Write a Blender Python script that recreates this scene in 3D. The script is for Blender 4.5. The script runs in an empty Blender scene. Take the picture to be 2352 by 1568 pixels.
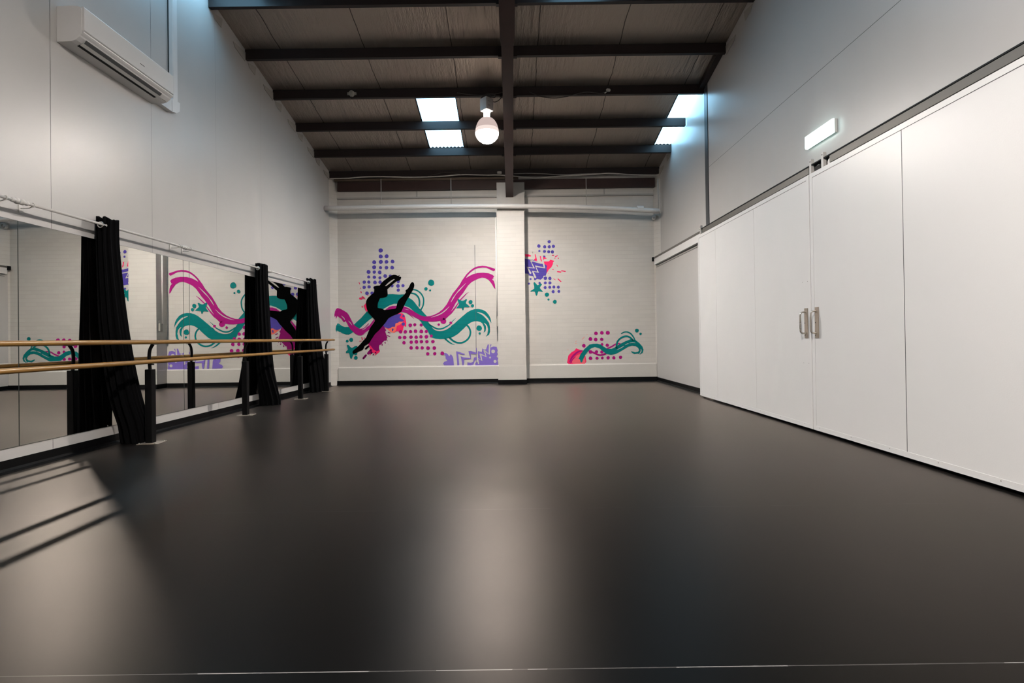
import bpy, bmesh, math, random
from mathutils import Vector, Matrix
random.seed(7)
SC = bpy.context.scene
COL = SC.collection
PI = math.pi

# ------------------------------------------------------------------ camera
W, H, F = 2352, 1568, 1181.0
EYE = Vector((0, 0, 1.0))
ROT = Matrix.Rotation(PI/2 + math.radians(0.40), 3, 'X') @ Matrix.Rotation(-0.0138, 3, 'Z')
SX, SY = -1.11, -15.24
cam_data = bpy.data.cameras.new('camera')
cam = bpy.data.objects.new('camera', cam_data)
COL.objects.link(cam)
cam.location = EYE
cam.rotation_euler = ROT.to_euler()
cam_data.sensor_fit = 'HORIZONTAL'
cam_data.sensor_width = 36.0
cam_data.lens = 36.0 * F / W
cam_data.shift_x = -SX / W
cam_data.shift_y = SY / W
cam_data.clip_start = 0.02
cam_data.clip_end = 100
SC.camera = cam

def ray(x, y):
    return ROT @ Vector(((x - 1176 - SX)/F, -(y - 784 - SY)/F, -1.0))
def on(axis, v, x, y):
    d = ray(x, y)
    return EYE + d * ((v - EYE[axis]) / d[axis])

# ------------------------------------------------------------------ materials
def new_mat(name):
    m = bpy.data.materials.new(name)
    m.use_nodes = True
    nt = m.node_tree
    nt.nodes.clear()
    out = nt.nodes.new('ShaderNodeOutputMaterial')
    return m, nt, out
def nd(nt, t, **kw):
    n = nt.nodes.new(t)
    for k, v in kw.items(): setattr(n, k, v)
    return n
def math_node(nt, op, a, b=None, c=None):
    n = nt.nodes.new('ShaderNodeMath'); n.operation = op
    for i, v in enumerate((a, b, c)):
        if v is None: continue
        if isinstance(v, (int, float)): n.inputs[i].default_value = v
        else: nt.links.new(v, n.inputs[i])
    return n.outputs[0]
def rgb(c): return (c[0], c[1], c[2], 1)
def srgb(r, g, b):
    def f(c):
        c /= 255
        return c/12.92 if c <= .04045 else ((c + .055)/1.055)**2.4
    return (f(r), f(g), f(b))

def pm(name, color, rough=.5, metal=0., var=.06, scale=9., bump=0., bscale=60., spec=.5, rvar=.05, stretch=(1, 1, 1)):
    """plain procedural surface: colour and roughness broken up by world-space noise"""
    m, nt, out = new_mat(name)
    b = nd(nt, 'ShaderNodeBsdfPrincipled')
    nt.links.new(b.outputs[0], out.inputs[0])
    geo = nd(nt, 'ShaderNodeNewGeometry')
    mp = nd(nt, 'ShaderNodeMapping')
    mp.inputs['Scale'].default_value = stretch
    nt.links.new(geo.outputs['Position'], mp.inputs[0])
    no = nd(nt, 'ShaderNodeTexNoise')
    no.inputs['Scale'].default_value = scale
    no.inputs['Detail'].default_value = 4
    nt.links.new(mp.outputs[0], no.inputs['Vector'])
    mix = nd(nt, 'ShaderNodeMix', data_type='RGBA')
    mix.inputs[6].default_value = rgb([c*(1 - var) for c in color])
    mix.inputs[7].default_value = rgb([min(1, c*(1 + var)) for c in color])
    nt.links.new(no.outputs['Fac'], mix.inputs[0])
    nt.links.new(mix.outputs[2], b.inputs['Base Color'])
    r = math_node(nt, 'MULTIPLY_ADD', no.outputs['Fac'], 2*rvar, rough - rvar)
    nt.links.new(r, b.inputs['Roughness'])
    b.inputs['Metallic'].default_value = metal
    b.inputs['Specular IOR Level'].default_value = spec
    if bump:
        n2 = nd(nt, 'ShaderNodeTexNoise')
        n2.inputs['Scale'].default_value = bscale
        n2.inputs['Detail'].default_value = 3
        nt.links.new(mp.outputs[0], n2.inputs['Vector'])
        bp = nd(nt, 'ShaderNodeBump')
        bp.inputs['Strength'].default_value = 1
        bp.inputs['Distance'].default_value = bump
        nt.links.new(n2.outputs['Fac'], bp.inputs['Height'])
        nt.links.new(bp.outputs[0], b.inputs['Normal'])
    return m

def brick_mat(name, color, rough=.5, joint=.82, row=.0895, spec=.35):
    if max(color) < .01: rough, spec = .95, .02
    """painted brickwork laid in world X/Z, so paint, wall and pillar courses line up"""
    m, nt, out = new_mat(name)
    b = nd(nt, 'ShaderNodeBsdfPrincipled')
    nt.links.new(b.outputs[0], out.inputs[0])
    geo = nd(nt, 'ShaderNodeNewGeometry')
    sep = nd(nt, 'ShaderNodeSeparateXYZ'); nt.links.new(geo.outputs['Position'], sep.inputs[0])
    wob = nd(nt, 'ShaderNodeTexNoise'); wob.inputs['Scale'].default_value = 2.2
    nt.links.new(geo.outputs['Position'], wob.inputs['Vector'])
    u = math_node(nt, 'ADD', sep.outputs[0], sep.outputs[1])
    v = math_node(nt, 'MULTIPLY_ADD', wob.outputs['Fac'], .012, sep.outputs[2])
    cx = nd(nt, 'ShaderNodeCombineXYZ')
    nt.links.new(u, cx.inputs[0]); nt.links.new(v, cx.inputs[1])
    br = nd(nt, 'ShaderNodeTexBrick')
    br.inputs['Scale'].default_value = 1
    br.inputs['Brick Width'].default_value = .25
    br.inputs['Row Height'].default_value = row
    br.inputs['Mortar Size'].default_value = .0035
    br.inputs['Mortar Smooth'].default_value = .6
    br.inputs['Bias'].default_value = 0
    br.inputs['Color1'].default_value = rgb([c*.97 for c in color])
    br.inputs['Color2'].default_value = rgb([min(1, c*1.02) for c in color])
    br.inputs['Mortar'].default_value = rgb([c*.95 for c in color])
    nt.links.new(cx.outputs[0], br.inputs['Vector'])
    fr = math_node(nt, 'FRACT', math_node(nt, 'DIVIDE', v, row))
    dist = math_node(nt, 'ABSOLUTE', math_node(nt, 'SUBTRACT', math_node(nt, 'FRACT', math_node(nt, 'ADD', fr, .5)), .5))
    bed = math_node(nt, 'LESS_THAN', dist, .032)
    fade = nd(nt, 'ShaderNodeTexNoise'); fade.inputs['Scale'].default_value = 1.7; fade.inputs['Detail'].default_value = 3
    nt.links.new(cx.outputs[0], fade.inputs['Vector'])
    k = math_node(nt, 'MULTIPLY', bed, math_node(nt, 'MULTIPLY_ADD', fade.outputs['Fac'], 1.3, -.1))
    jm = nd(nt, 'ShaderNodeMix', data_type='RGBA')
    jm.inputs[7].default_value = rgb([c*joint for c in color])
    nt.links.new(k, jm.inputs[0]); nt.links.new(br.outputs['Color'], jm.inputs[6])
    nt.links.new(jm.outputs[2], b.inputs['Base Color'])
    no = nd(nt, 'ShaderNodeTexNoise'); no.inputs['Scale'].default_value = 45; no.inputs['Detail'].default_value = 4
    nt.links.new(geo.outputs['Position'], no.inputs['Vector'])
    hgt = math_node(nt, 'MULTIPLY_ADD', bed, -1.0, math_node(nt, 'MULTIPLY', no.outputs['Fac'], .35))
    bp = nd(nt, 'ShaderNodeBump'); bp.inputs['Distance'].default_value = .002; bp.inputs['Strength'].default_value = .6
    nt.links.new(hgt, bp.inputs['Height']); nt.links.new(bp.outputs[0], b.inputs['Normal'])
    b.inputs['Roughness'].default_value = rough
    b.inputs['Specular IOR Level'].default_value = spec
    return m

def emit_mat(name, color, strength, stripes=False):
    m, nt, out = new_mat(name)
    e = nd(nt, 'ShaderNodeEmission')
    e.inputs[0].default_value = rgb(color); e.inputs[1].default_value = strength
    geo = nd(nt, 'ShaderNodeNewGeometry')
    no = nd(nt, 'ShaderNodeTexNoise'); no.inputs['Scale'].default_value = 3
    nt.links.new(geo.outputs['Position'], no.inputs['Vector'])
    s = math_node(nt, 'MULTIPLY_ADD', no.outputs['Fac'], strength*.12, strength*.94)
    nt.links.new(s, e.inputs[1])
    nt.links.new(e.outputs[0], out.inputs[0])
    return m

LAMP, LAMP2, SKY = 3250., 4700., 9.0
WHITE = (.80, .785, .76)
M = {}
M['panel'] = pm('white_wall_panel', (.47, .455, .44), .34, var=.02, scale=3, rvar=.03, bump=.0004, bscale=160)
M['door'] = pm('white_door_panel', (.68, .67, .66), .36, var=.02, scale=3, rvar=.03, bump=.0003, bscale=120)
M['brick'] = brick_mat('white_painted_brick', (.51, .48, .44))
M['plinth'] = pm('white_painted_plinth', (.50, .475, .435), .55, var=.03, scale=6, bump=.001, bscale=40)
M['white'] = pm('white_paint', (.56, .54, .515), .4, var=.03)
M['offwhite'] = pm('weathered_white_paint', (.38, .355, .325), .55, var=.1, scale=14, bump=.001)
M['acplastic'] = pm('white_plastic', (.66, .65, .64), .35, var=.015)
M['greyplastic'] = pm('pale_grey_plastic', (.60, .59, .57), .4, var=.02)
M['black'] = pm('black_powder_coat', (.0025, .0025, .0028), .5, var=.15, spec=.12)
M['rubber'] = pm('black_vinyl', (.002, .002, .0022), .45, var=.15, spec=.12)
M['cloth'] = pm('black_curtain_fabric', (.0022, .0022, .0025), .9, var=.25, scale=40, bump=.001, bscale=300, spec=.06)
M['steel'] = pm('dark_brown_painted_steel', (.018, .011, .010), .5, var=.2, scale=7, spec=.3)
M['rust'] = pm('red_brown_painted_steel', (.034, .016, .013), .55, var=.3, scale=9, spec=.35)
M['timber'] = pm('weathered_timber', (.085, .058, .036), .7, var=.5, scale=6, stretch=(1, 8, 8))
M['darkgap'] = pm('shadow_gap_black', (.004, .004, .004), .8, var=.1)
M['stripsteel'] = pm('grey_steel_strip', (.075, .078, .08), .45, var=.1, metal=.2)
M['alu'] = pm('dull_aluminium', (.15, .14, .125), .5, metal=.35, var=.06)
M['stainless'] = pm('brushed_stainless', (.62, .58, .53), .28, metal=1., var=.04)
M['plate'] = pm('brushed_steel_plate', (.42, .36, .30), .5, metal=.7, var=.06, scale=40)
M['chrome'] = pm('chrome', (.8, .8, .78), .12, metal=1., var=.02)
M['cablegrey'] = pm('grey_cable_sheath', (.45, .42, .38), .5, var=.08)
M['cabledark'] = pm('dark_cable_sheath', (.03, .022, .02), .5)
M['mirror'] = pm('mirror_silver', (.74, .74, .72), .004, metal=1., var=.004, rvar=.002)
M['mirroredge'] = pm('mirror_edge', (.02, .025, .022), .3)
M['conduit'] = pm('white_conduit', (.76, .74, .71), .4)
M['socket'] = pm('grey_socket', (.34, .32, .28), .45)
M['concrete'] = pm('painted_concrete', (.34, .32, .295), .65, var=.08, scale=8, bump=.0015)
M['ledge'] = pm('white_ledge_board', (.33, .315, .29), .55, var=.06)
M['signbody'] = pm('white_sign_body', (.75, .77, .74), .4)
M['glowglass'] = emit_mat('lit_bulb_bowl', (1., .92, .85), LAMP)
M['glowglass2'] = emit_mat('lit_bulb_bowl_second', (1., .93, .87), LAMP2)
M['glowneck'] = emit_mat('lit_bulb_neck', (1., .86, .74), 24.)
M['glowrim'] = emit_mat('lit_bulb_rim', (1., .88, .77), 9.)
M['glowbell'] = emit_mat('frosted_bulb_shoulder', (1., .78, .72), .62)
M['glowwaist'] = emit_mat('frosted_bulb_waist', (1., .84, .77), .95)
M['sky'] = emit_mat('daylit_translucent_sheet', (.33, .70, 1.0), SKY)
M['sign'] = emit_mat('lit_sign_diffuser', (.72, 1.0, .97), 6.0)
M['signpanel'] = emit_mat('lit_sign_legend', (.62, 1.0, .90), 2.6)

# wood rails, grain running along Y
def wood():
    m, nt, out = new_mat('varnished_wood')
    b = nd(nt, 'ShaderNodeBsdfPrincipled'); nt.links.new(b.outputs[0], out.inputs[0])
    geo = nd(nt, 'ShaderNodeNewGeometry')
    mp = nd(nt, 'ShaderNodeMapping'); mp.inputs['Scale'].default_value = (60, 1.6, 60)
    nt.links.new(geo.outputs['Position'], mp.inputs[0])
    no = nd(nt, 'ShaderNodeTexNoise'); no.inputs['Scale'].default_value = 1; no.inputs['Detail'].default_value = 5
    nt.links.new(mp.outputs[0], no.inputs['Vector'])
    cr = nd(nt, 'ShaderNodeValToRGB')
    cr.color_ramp.elements[0].position = .3; cr.color_ramp.elements[0].color = rgb((.19, .090, .020))
    cr.color_ramp.elements[1].position = .7; cr.color_ramp.elements[1].color = rgb((.34, .185, .05))
    nt.links.new(no.outputs['Fac'], cr.inputs[0]); nt.links.new(cr.outputs[0], b.inputs['Base Color'])
    b.inputs['Roughness'].default_value = .32
    return m
M['wood'] = wood()

# black vinyl dance floor: rolls laid across the room, welded seams
SEAM0, ROLL = 1.561, 1.46
def floor_mat():
    m, nt, out = new_mat('black_vinyl_floor')
    base = nd(nt, 'ShaderNodeBsdfDiffuse')
    gl = nd(nt, 'ShaderNodeBsdfAnisotropic', distribution='BECKMANN')
    g2 = nd(nt, 'ShaderNodeBsdfAnisotropic', distribution='GGX')
    for g_ in (gl, g2): g_.inputs['Color'].default_value = (1, .90, .82, 1)
    gm = nd(nt, 'ShaderNodeMixShader'); gm.inputs[0].default_value = .45
    nt.links.new(gl.outputs[0], gm.inputs[1]); nt.links.new(g2.outputs[0], gm.inputs[2])
    fr_ = nd(nt, 'ShaderNodeFresnel'); fr_.inputs['IOR'].default_value = 1.175
    mx = nd(nt, 'ShaderNodeMixShader')
    nt.links.new(fr_.outputs[0], mx.inputs[0]); nt.links.new(base.outputs[0], mx.inputs[1]); nt.links.new(gm.outputs[0], mx.inputs[2])
    nt.links.new(mx.outputs[0], out.inputs[0])
    geo = nd(nt, 'ShaderNodeNewGeometry')
    sep = nd(nt, 'ShaderNodeSeparateXYZ'); nt.links.new(geo.outputs['Position'], sep.inputs[0])
    t = math_node(nt, 'DIVIDE', math_node(nt, 'SUBTRACT', sep.outputs[1], SEAM0 - 10*ROLL), ROLL)
    idx = math_node(nt, 'FLOOR', t)
    fr = math_node(nt, 'FRACT', t)
    d = math_node(nt, 'ABSOLUTE', math_node(nt, 'SUBTRACT', math_node(nt, 'FRACT', math_node(nt, 'ADD', t, .5)), .5))
    seam = math_node(nt, 'LESS_THAN', d, .0014)
    wn = nd(nt, 'ShaderNodeTexWhiteNoise', noise_dimensions='1D'); nt.links.new(idx, wn.inputs['W'])
    no = nd(nt, 'ShaderNodeTexNoise'); no.inputs['Scale'].default_value = 1.2; no.inputs['Detail'].default_value = 3
    nt.links.new(geo.outputs['Position'], no.inputs['Vector'])
    gaps = nd(nt, 'ShaderNodeTexNoise'); gaps.inputs['Scale'].default_value = 2.3
    nt.links.new(geo.outputs['Position'], gaps.inputs['Vector'])
    gate = math_node(nt, 'MULTIPLY', seam, math_node(nt, 'MULTIPLY_ADD', math_node(nt, 'GREATER_THAN', gaps.outputs['Fac'], .5), .7, .3))
    near = math_node(nt, 'LESS_THAN', sep.outputs[1], 2.2)
    seamfac = math_node(nt, 'MULTIPLY', gate, math_node(nt, 'MULTIPLY_ADD', near, .85, .15))
    mix = nd(nt, 'ShaderNodeMix', data_type='RGBA')
    mix.inputs[6].default_value = rgb((.0017, .0016, .0016)); mix.inputs[7].default_value = rgb((.16, .155, .15))
    nt.links.new(seamfac, mix.inputs[0]); nt.links.new(mix.outputs[2], base.inputs['Color'])
    r = math_node(nt, 'ADD', math_node(nt, 'MULTIPLY_ADD', wn.outputs['Value'], .03, .305), math_node(nt, 'MULTIPLY', no.outputs['Fac'], .05))
    nt.links.new(r, gl.inputs['Roughness']); nt.links.new(math_node(nt, 'MULTIPLY', r, .98), g2.inputs['Roughness'])
    # faint per-roll tilt and ripples
    tilt = nd(nt, 'ShaderNodeCombineXYZ')
    nt.links.new(math_node(nt, 'MULTIPLY_ADD', wn.outputs['Value'],   .024, -.012), tilt.inputs[1])
    add = nd(nt, 'ShaderNodeVectorMath', operation='ADD')
    nz = nd(nt, 'ShaderNodeTexNoise'); nz.inputs['Scale'].default_value = 380; nz.inputs['Detail'].default_value = 2
    nt.links.new(geo.outputs['Position'], nz.inputs['Vector'])
    bp = nd(nt, 'ShaderNodeBump'); bp.inputs['Distance'].default_value = .00004
    nt.links.new(nz.outputs['Fac'], bp.inputs['Height'])
    nt.links.new(bp.outputs[0], add.inputs[0]); nt.links.new(tilt.outputs[0], add.inputs[1])
    nrm = nd(nt, 'ShaderNodeVectorMath', operation='NORMALIZE'); nt.links.new(add.outputs[0], nrm.inputs[0])
    nt.links.new(nrm.outputs[0], gl.inputs['Normal']); nt.links.new(nrm.outputs[0], g2.inputs['Normal'])
    return m
M['floor'] = floor_mat()

# foil-faced roof insulation: dull silver, long wrinkles, lap seams
FOIL_SEAMS = [-3.5, -2.2, -.86, .465, 1.72, 3.03]
def foil_mat():
    m, nt, out = new_mat('foil_roof_insulation')
    b = nd(nt, 'ShaderNodeBsdfPrincipled'); nt.links.new(b.outputs[0], out.inputs[0])
    geo = nd(nt, 'ShaderNodeNewGeometry')
    sep = nd(nt, 'ShaderNodeSeparateXYZ'); nt.links.new(geo.outputs['Position'], sep.inputs[0])
    wob = nd(nt, 'ShaderNodeTexNoise'); wob.inputs['Scale'].default_value = 2.5; wob.inputs['Detail'].default_value = 3
    nt.links.new(geo.outputs['Position'], wob.inputs['Vector'])
    x = math_node(nt, 'MULTIPLY_ADD', wob.outputs['Fac'], .06, math_node(nt, 'SUBTRACT', sep.outputs[0], .03))
    acc = None
    for s in FOIL_SEAMS:
        c = math_node(nt, 'LESS_THAN', math_node(nt, 'ABSOLUTE', math_node(nt, 'SUBTRACT', x, s)), .007)
        acc = c if acc is None else math_node(nt, 'MAXIMUM', acc, c)
    mix = nd(nt, 'ShaderNodeMix', data_type='RGBA')
    mix.inputs[6].default_value = rgb((.38, .32, .27)); mix.inputs[7].default_value = rgb((.09, .075, .065))
    nt.links.new(acc, mix.inputs[0]); nt.links.new(mix.outputs[2], b.inputs['Base Color'])
    b.inputs['Metallic'].default_value = .75
    b.inputs['Roughness'].default_value = .36
    mp = nd(nt, 'ShaderNodeMapping'); mp.inputs['Scale'].default_value = (7, 1.2, 1.2)
    nt.links.new(geo.outputs['Position'], mp.inputs[0])
    n1 = nd(nt, 'ShaderNodeTexNoise'); n1.inputs['Scale'].default_value = 1.6; n1.inputs['Detail'].default_value = 6; n1.inputs['Roughness'].default_value = .6
    nt.links.new(mp.outputs[0], n1.inputs['Vector'])
    bp = nd(nt, 'ShaderNodeBump'); bp.inputs['Distance'].default_value = .045; bp.inputs['Strength'].default_value = .85
    nt.links.new(n1.outputs['Fac'], bp.inputs['Height']); nt.links.new(bp.outputs[0], b.inputs['Normal'])
    return m
M['foil'] = foil_mat()

# ------------------------------------------------------------------ mesh builder
class MB:
    def __init__(s): s.v, s.f, s.smooth = [], [], []
    def add(s, vs, fs, smooth=False):
        o = len(s.v); s.v += [Vector(p) for p in vs]
        for f in fs: s.f.append([i + o for i in f]); s.smooth.append(smooth)
    def box(s, x0, x1, y0, y1, z0, z1):
        vs = [(x, y, z) for x in (x0, x1) for y in (y0, y1) for z in (z0, z1)]
        s.add(vs, [(0, 1, 3, 2), (4, 6, 7, 5), (0, 4, 5, 1), (2, 3, 7, 6), (0, 2, 6, 4), (1, 5, 7, 3)])
        return s
    def rbox(s, c, half, rotz=0., bev=0.):
        """box with chamfered vertical and horizontal edges, turned about Z"""
        hx, hy, hz = half
        R = Matrix.Rotation(rotz, 3, 'Z')
        b = min(bev, hx*.49, hy*.49, hz*.49)
        rings = []
        prof = [(hz, b), (hz - b, 0), (-hz + b, 0), (-hz, b)] if b else [(hz, 0), (-hz, 0)]
        for z, ins in prof:
            a, d = hx - ins, hy - ins
            k = b if b else 0
            pts = [(-a + k, -d), (a - k, -d), (a, -d + k), (a, d - k), (a - k, d), (-a + k, d), (-a, d - k), (-a, -d + k)] if b else [(-a, -d), (a, -d), (a, d), (-a, d)]
            rings.append([R @ Vector((p[0], p[1], z)) + Vector(c) for p in pts])
        s.loft(rings, True, True, False)
        return s
    def loft(s, rings, cap0=True, cap1=True, smooth=True, closed=True):
        n = len(rings[0]); vs = [p for r in rings for p in r]; fs = []
        for i in range(len(rings) - 1):
            for j in range(n if closed else n - 1):
                k = (j + 1) % n
                fs.append((i*n + j, i*n + k, (i + 1)*n + k, (i + 1)*n + j))
        o = len(s.v)
        s.add(vs, fs, smooth)
        if cap0: s.f.append([o + j for j in range(n)][::-1]); s.smooth.append(False)
        if cap1: s.f.append([o + (len(rings) - 1)*n + j for j in range(n)]); s.smooth.append(False)
        return s
    def tube(s, path, r, n=12, caps=True):
        path = [Vector(p) for p in path]
        rs = r if isinstance(r, (list, tuple)) else [r]*len(path)
        rings, up = [], None
        for i, p in enumerate(path):
            a = path[max(i - 1, 0)]; b = path[min(i + 1, len(path) - 1)]
            t = (b - a).normalized()
            if up is None: up = Vector((0, 0, 1)) if abs(t.z) < .9 else Vector((1, 0, 0))
            u = t.cross(up).normalized(); w = u.cross(t).normalized(); up = w
            rings.append([p + (u*math.cos(2*PI*k/n) + w*math.sin(2*PI*k/n))*rs[i] for k in range(n)])
        return s.loft(rings, caps, caps)
    def lathe(s, c, prof, n=32, axis='Z', cap=True):
        rings = []
        for r, h in prof:
            ring = []
            for k in range(n):
                a = 2*PI*k/n; x, y = r*math.cos(a), r*math.sin(a)
                p = {'Z': (x, y, h), 'Y': (x, h, y), 'X': (h, x, y)}[axis]
                ring.append(Vector(c) + Vector(p))
            rings.append(ring)
        return s.loft(rings, cap, cap)
    def torus(s, c, R, r, axis='Y', n=24, m=10):
        vs, fs = [], []
        for i in range(n):
            a = 2*PI*i/n
            for j in range(m):
                b = 2*PI*j/m; q = R + r*math.cos(b); h = r*math.sin(b)
                x, y = q*math.cos(a), q*math.sin(a)
                p = {'Y': (x, h, y), 'X': (h, x, y), 'Z': (x, y, h)}[axis]
                vs.append(Vector(c) + Vector(p))
        for i in range(n):
            for j in range(m):
                fs.append((i*m + j, ((i + 1) % n)*m + j, ((i + 1) % n)*m + (j + 1) % m, i*m + (j + 1) % m))
        s.add(vs, fs, True); return s
    def extrude(s, prof, axis, a0, a1, smooth=False):
        """closed 2-D profile pushed along an axis ('Y': profile is x,z ; 'X': y,z ; 'Z': x,y)"""
        def P(p, a): return {'Y': (p[0], a, p[1]), 'X': (a, p[0], p[1]), 'Z': (p[0], p[1], a)}[axis]
        s.loft([[Vector(P(p, a0)) for p in prof], [Vector(P(p, a1)) for p in prof]], True, True, smooth)
        return s
    def build(s, name, mat, parent=None, base=None):
        me = bpy.data.meshes.new(name)
        if parent is not None: base = Vector(parent['_b'])
        elif base is None:
            mn = [min(p[i] for p in s.v) for i in range(3)]; mx = [max(p[i] for p in s.v) for i in range(3)]
            base = Vector(((mn[0] + mx[0])/2, (mn[1] + mx[1])/2, mn[2]))
        base = Vector(base)
        me.from_pydata([p - base for p in s.v], [], s.f)
        me.polygons.foreach_set('use_smooth', s.smooth)
        me.materials.append(mat)
        me.validate()
        bm = bmesh.new(); bm.from_mesh(me)
        bmesh.ops.recalc_face_normals(bm, faces=bm.faces); bm.to_mesh(me); bm.free()
        o = bpy.data.objects.new(name, me); COL.objects.link(o)
        o['_b'] = list(base)
        if parent is not None: o.parent = parent
        else: o.location = base
        return o

def thing(name, label, cat, base, group=None):
    o = bpy.data.objects.new(name, None); COL.objects.link(o)
    o.location = base; o['_b'] = list(base); o.empty_display_size = .05
    return tag(o, label, cat, group)
def tag(o, label=None, cat=None, group=None, kind=None):
    if label: o['label'] = label
    if cat: o['category'] = cat
    if group: o['group'] = group
    if kind: o['kind'] = kind
    return o
def struct(mb, name, mat, label, cat, base=None):
    return tag(mb.build(name, mat, base=base), label, cat, kind='structure')

def catmull(pts, k=5, closed=False):
    n = len(pts); out = []
    rng = n if closed else n - 1
    for i in range(rng):
        if closed: p0, p1, p2, p3 = (pts[(i + j - 1) % n] for j in range(4))
        else: p0, p1, p2, p3 = (pts[min(max(i + j - 1, 0), n - 1)] for j in range(4))
        for s in range(k):
            t = s/k
            out.append(tuple(.5*(2*b + (c - a)*t + (2*a - 5*b + 4*c - d)*t*t + (3*b - a - 3*c + d)*t**3)
                             for a, b, c, d in zip(p0, p1, p2, p3)))
    if not closed: out.append(tuple(pts[-1]))
    return out

# ------------------------------------------------------------------ room shell
XL, XR, XLOW, YB, YF = -4.036, 3.36, 3.27, 11.6, -4.0
ROOF0, SLOPE = 5.685, .195
def rz(y): return ROOF0 - SLOPE*(y - 6.912)

o = MB(); o.add([(XL - .3, YF - .2, 0), (XR + .3, YF - .2, 0), (XR + .3, YB + .3, 0), (XL - .3, YB + .3, 0)], [(0, 1, 2, 3)])
struct(o, 'floor', M['floor'], 'black vinyl dance floor laid in wide rolls with thin welded seams', 'floor', (0, 4, 0))

# left wall panels with 5 mm joints
SEAMS_L = [4.518 + 1.274*k for k in range(-7, 6)]
o = MB()
ed = [YF] + [s for s in SEAMS_L if s < 11.3] + [11.47]
for a, b in zip(ed[:-1], ed[1:]):
    o.add([(XL, a + .0022, .086), (XL, b - .0022, .086), (XL, b - .0022, rz(b) + .02), (XL, a + .0022, rz(a) + .02)], [(0, 1, 2, 3)])
o.add([(XL - .006, YF, 0), (XL - .006, 11.47, 0), (XL - .006, 11.47, rz(11.47)), (XL - .006, YF, rz(YF))], [(3, 2, 1, 0)])
wl = struct(o, 'wall_left', M['panel'], 'white panelled left wall above and below the mirrors', 'wall', (XL, 4, 0))
for s in SEAMS_L:
    if 3 < s < 11.3:
        m2 = MB(); m2.box(XL - .005, XL - .002, s - .003, s + .003, .09, rz(s)); m2.build('panel_joint', M['darkgap'], wl)

# right upper wall, two sheets and the low fixed panel at the far end
o = MB()
def quad_r(x, y0, y1, z0, z1a, z1b): o.add([(x, y0, z0), (x, y1, z0), (x, y1, z1b), (x, y0, z1a)], [(3, 2, 1, 0)])
quad_r(XR, YF, 8.64, 2.7, 3.837, 3.837); quad_r(XR, YF, 8.64, 3.842, rz(YF) + .02, rz(8.64) + .02)
quad_r(XR, 8.80, 11.62, 2.7, rz(8.8) + .02, rz(11.62) + .02)
o.add([(XR + .008, YF, 0), (XR + .008, 11.62, 0), (XR + .008, 11.62, rz(11.62)), (XR + .008, YF, rz(YF))], [(3, 2, 1, 0)])
o.box(XLOW, XR, 8.3, 11.62, .0, 2.78)
o.box(XLOW, XR, YF, 2.3, .0, 2.78)
wr = struct(o, 'wall_right', M['panel'], 'white panelled right wall around and above the sliding doors', 'wall', (XR, 4, 0))
m2 = MB(); m2.box(XR + .002, XR + .006, YF, 8.64, 3.836, 3.843); m2.build('panel_joint', M['darkgap'], wr)
o = MB(); o.box(XR - .006, XR + .006, 8.655, 8.785, 2.78, rz(8.72))
struct(o, 'trim_1', M['stripsteel'], 'dark steel strip running up the right wall between the white panels', 'trim')

# back wall with nib returns either side
o = MB()
def vq(a, b, z0, z1): o.add([(a[0], a[1], z0), (b[0], b[1], z0), (b[0], b[1], z1), (a[0], a[1], z1)], [(0, 1, 2, 3)])
vq((-3.90, YB), (3.245, YB), .39, 4.75)
vq((XL - .01, 11.455), (-3.90, YB), 0, 4.75)
vq((3.245, YB), (XR, 11.46), 2.79, 4.75); vq((3.245, YB), (XLOW, 11.57), 0, 2.79)
wb = struct(o, 'wall_back', M['brick'], 'white painted brick back wall carrying the spray painted mural', 'wall', (0, YB, 0))
m2 = MB(); m2.extrude([(YB - .035, 0), (YB - .035, .385), (YB - .02, .405), (YB + .02, .405), (YB + .02, 0)], 'X', -3.905, 3.255)
m2.build('plinth', M['plinth'], wb)
m2 = MB(); pts = [on(1, YB, x, y) for x, y in ((1090.5, 563), (1091.5, 640), (1092.5, 700), (1093.5, 780), (1094, 838))]
m2.tube([p + Vector((0, .001, 0)) for p in pts], .0055, 6); m2.build('wall_crack', M['stripsteel'], wb)

o = MB(); o.add([(XL - .1, YF, 0), (XR + .1, YF, 0), (XR + .1, YF, rz(YF)), (XL - .1, YF, rz(YF))], [(3, 2, 1, 0)])
struct(o, 'wall_front', M['panel'], 'white end wall behind the camera', 'wall')

# black coved skirtings
def skirt(name, prof, axis, a0, a1, label):
    o = MB(); o.extrude(prof, axis, a0, a1); struct(o, name, M['rubber'], label, 'baseboard')
skirt('baseboard_left', [(XL - .02, 0), (XL - .02, .086), (XL + .004, .086), (XL + .008, .02), (XL + .025, .003), (XL + .1, .001), (XL + .1, 0)], 'Y', YF, 11.44, 'black coved skirting under the white strip below the mirrors')
c = .098
skirt('baseboard_back', [(YB + .03, 0), (YB + .03, c), (YB - .041, c), (YB - .046, .02), (YB - .06, .004), (YB - .09, .001), (YB - .09, 0)], 'X', -3.93, 3.27, 'black coved skirting along the foot of the back wall')
skirt('baseboard_right', [(XLOW + .02, 0), (XLOW + .02, .088), (XLOW - .004, .088), (XLOW - .008, .02), (XLOW - .03, .002), (XLOW - .03, 0)], 'Y', 8.5, 11.58, 'black coved skirting below the fixed panel at the far right')
skirt('baseboard_front', [(YF - .02, 0), (YF - .02, .09), (YF + .006, .09), (YF + .006, 0)], 'X', XL, XR, 'black skirting along the wall behind the camera')

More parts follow.
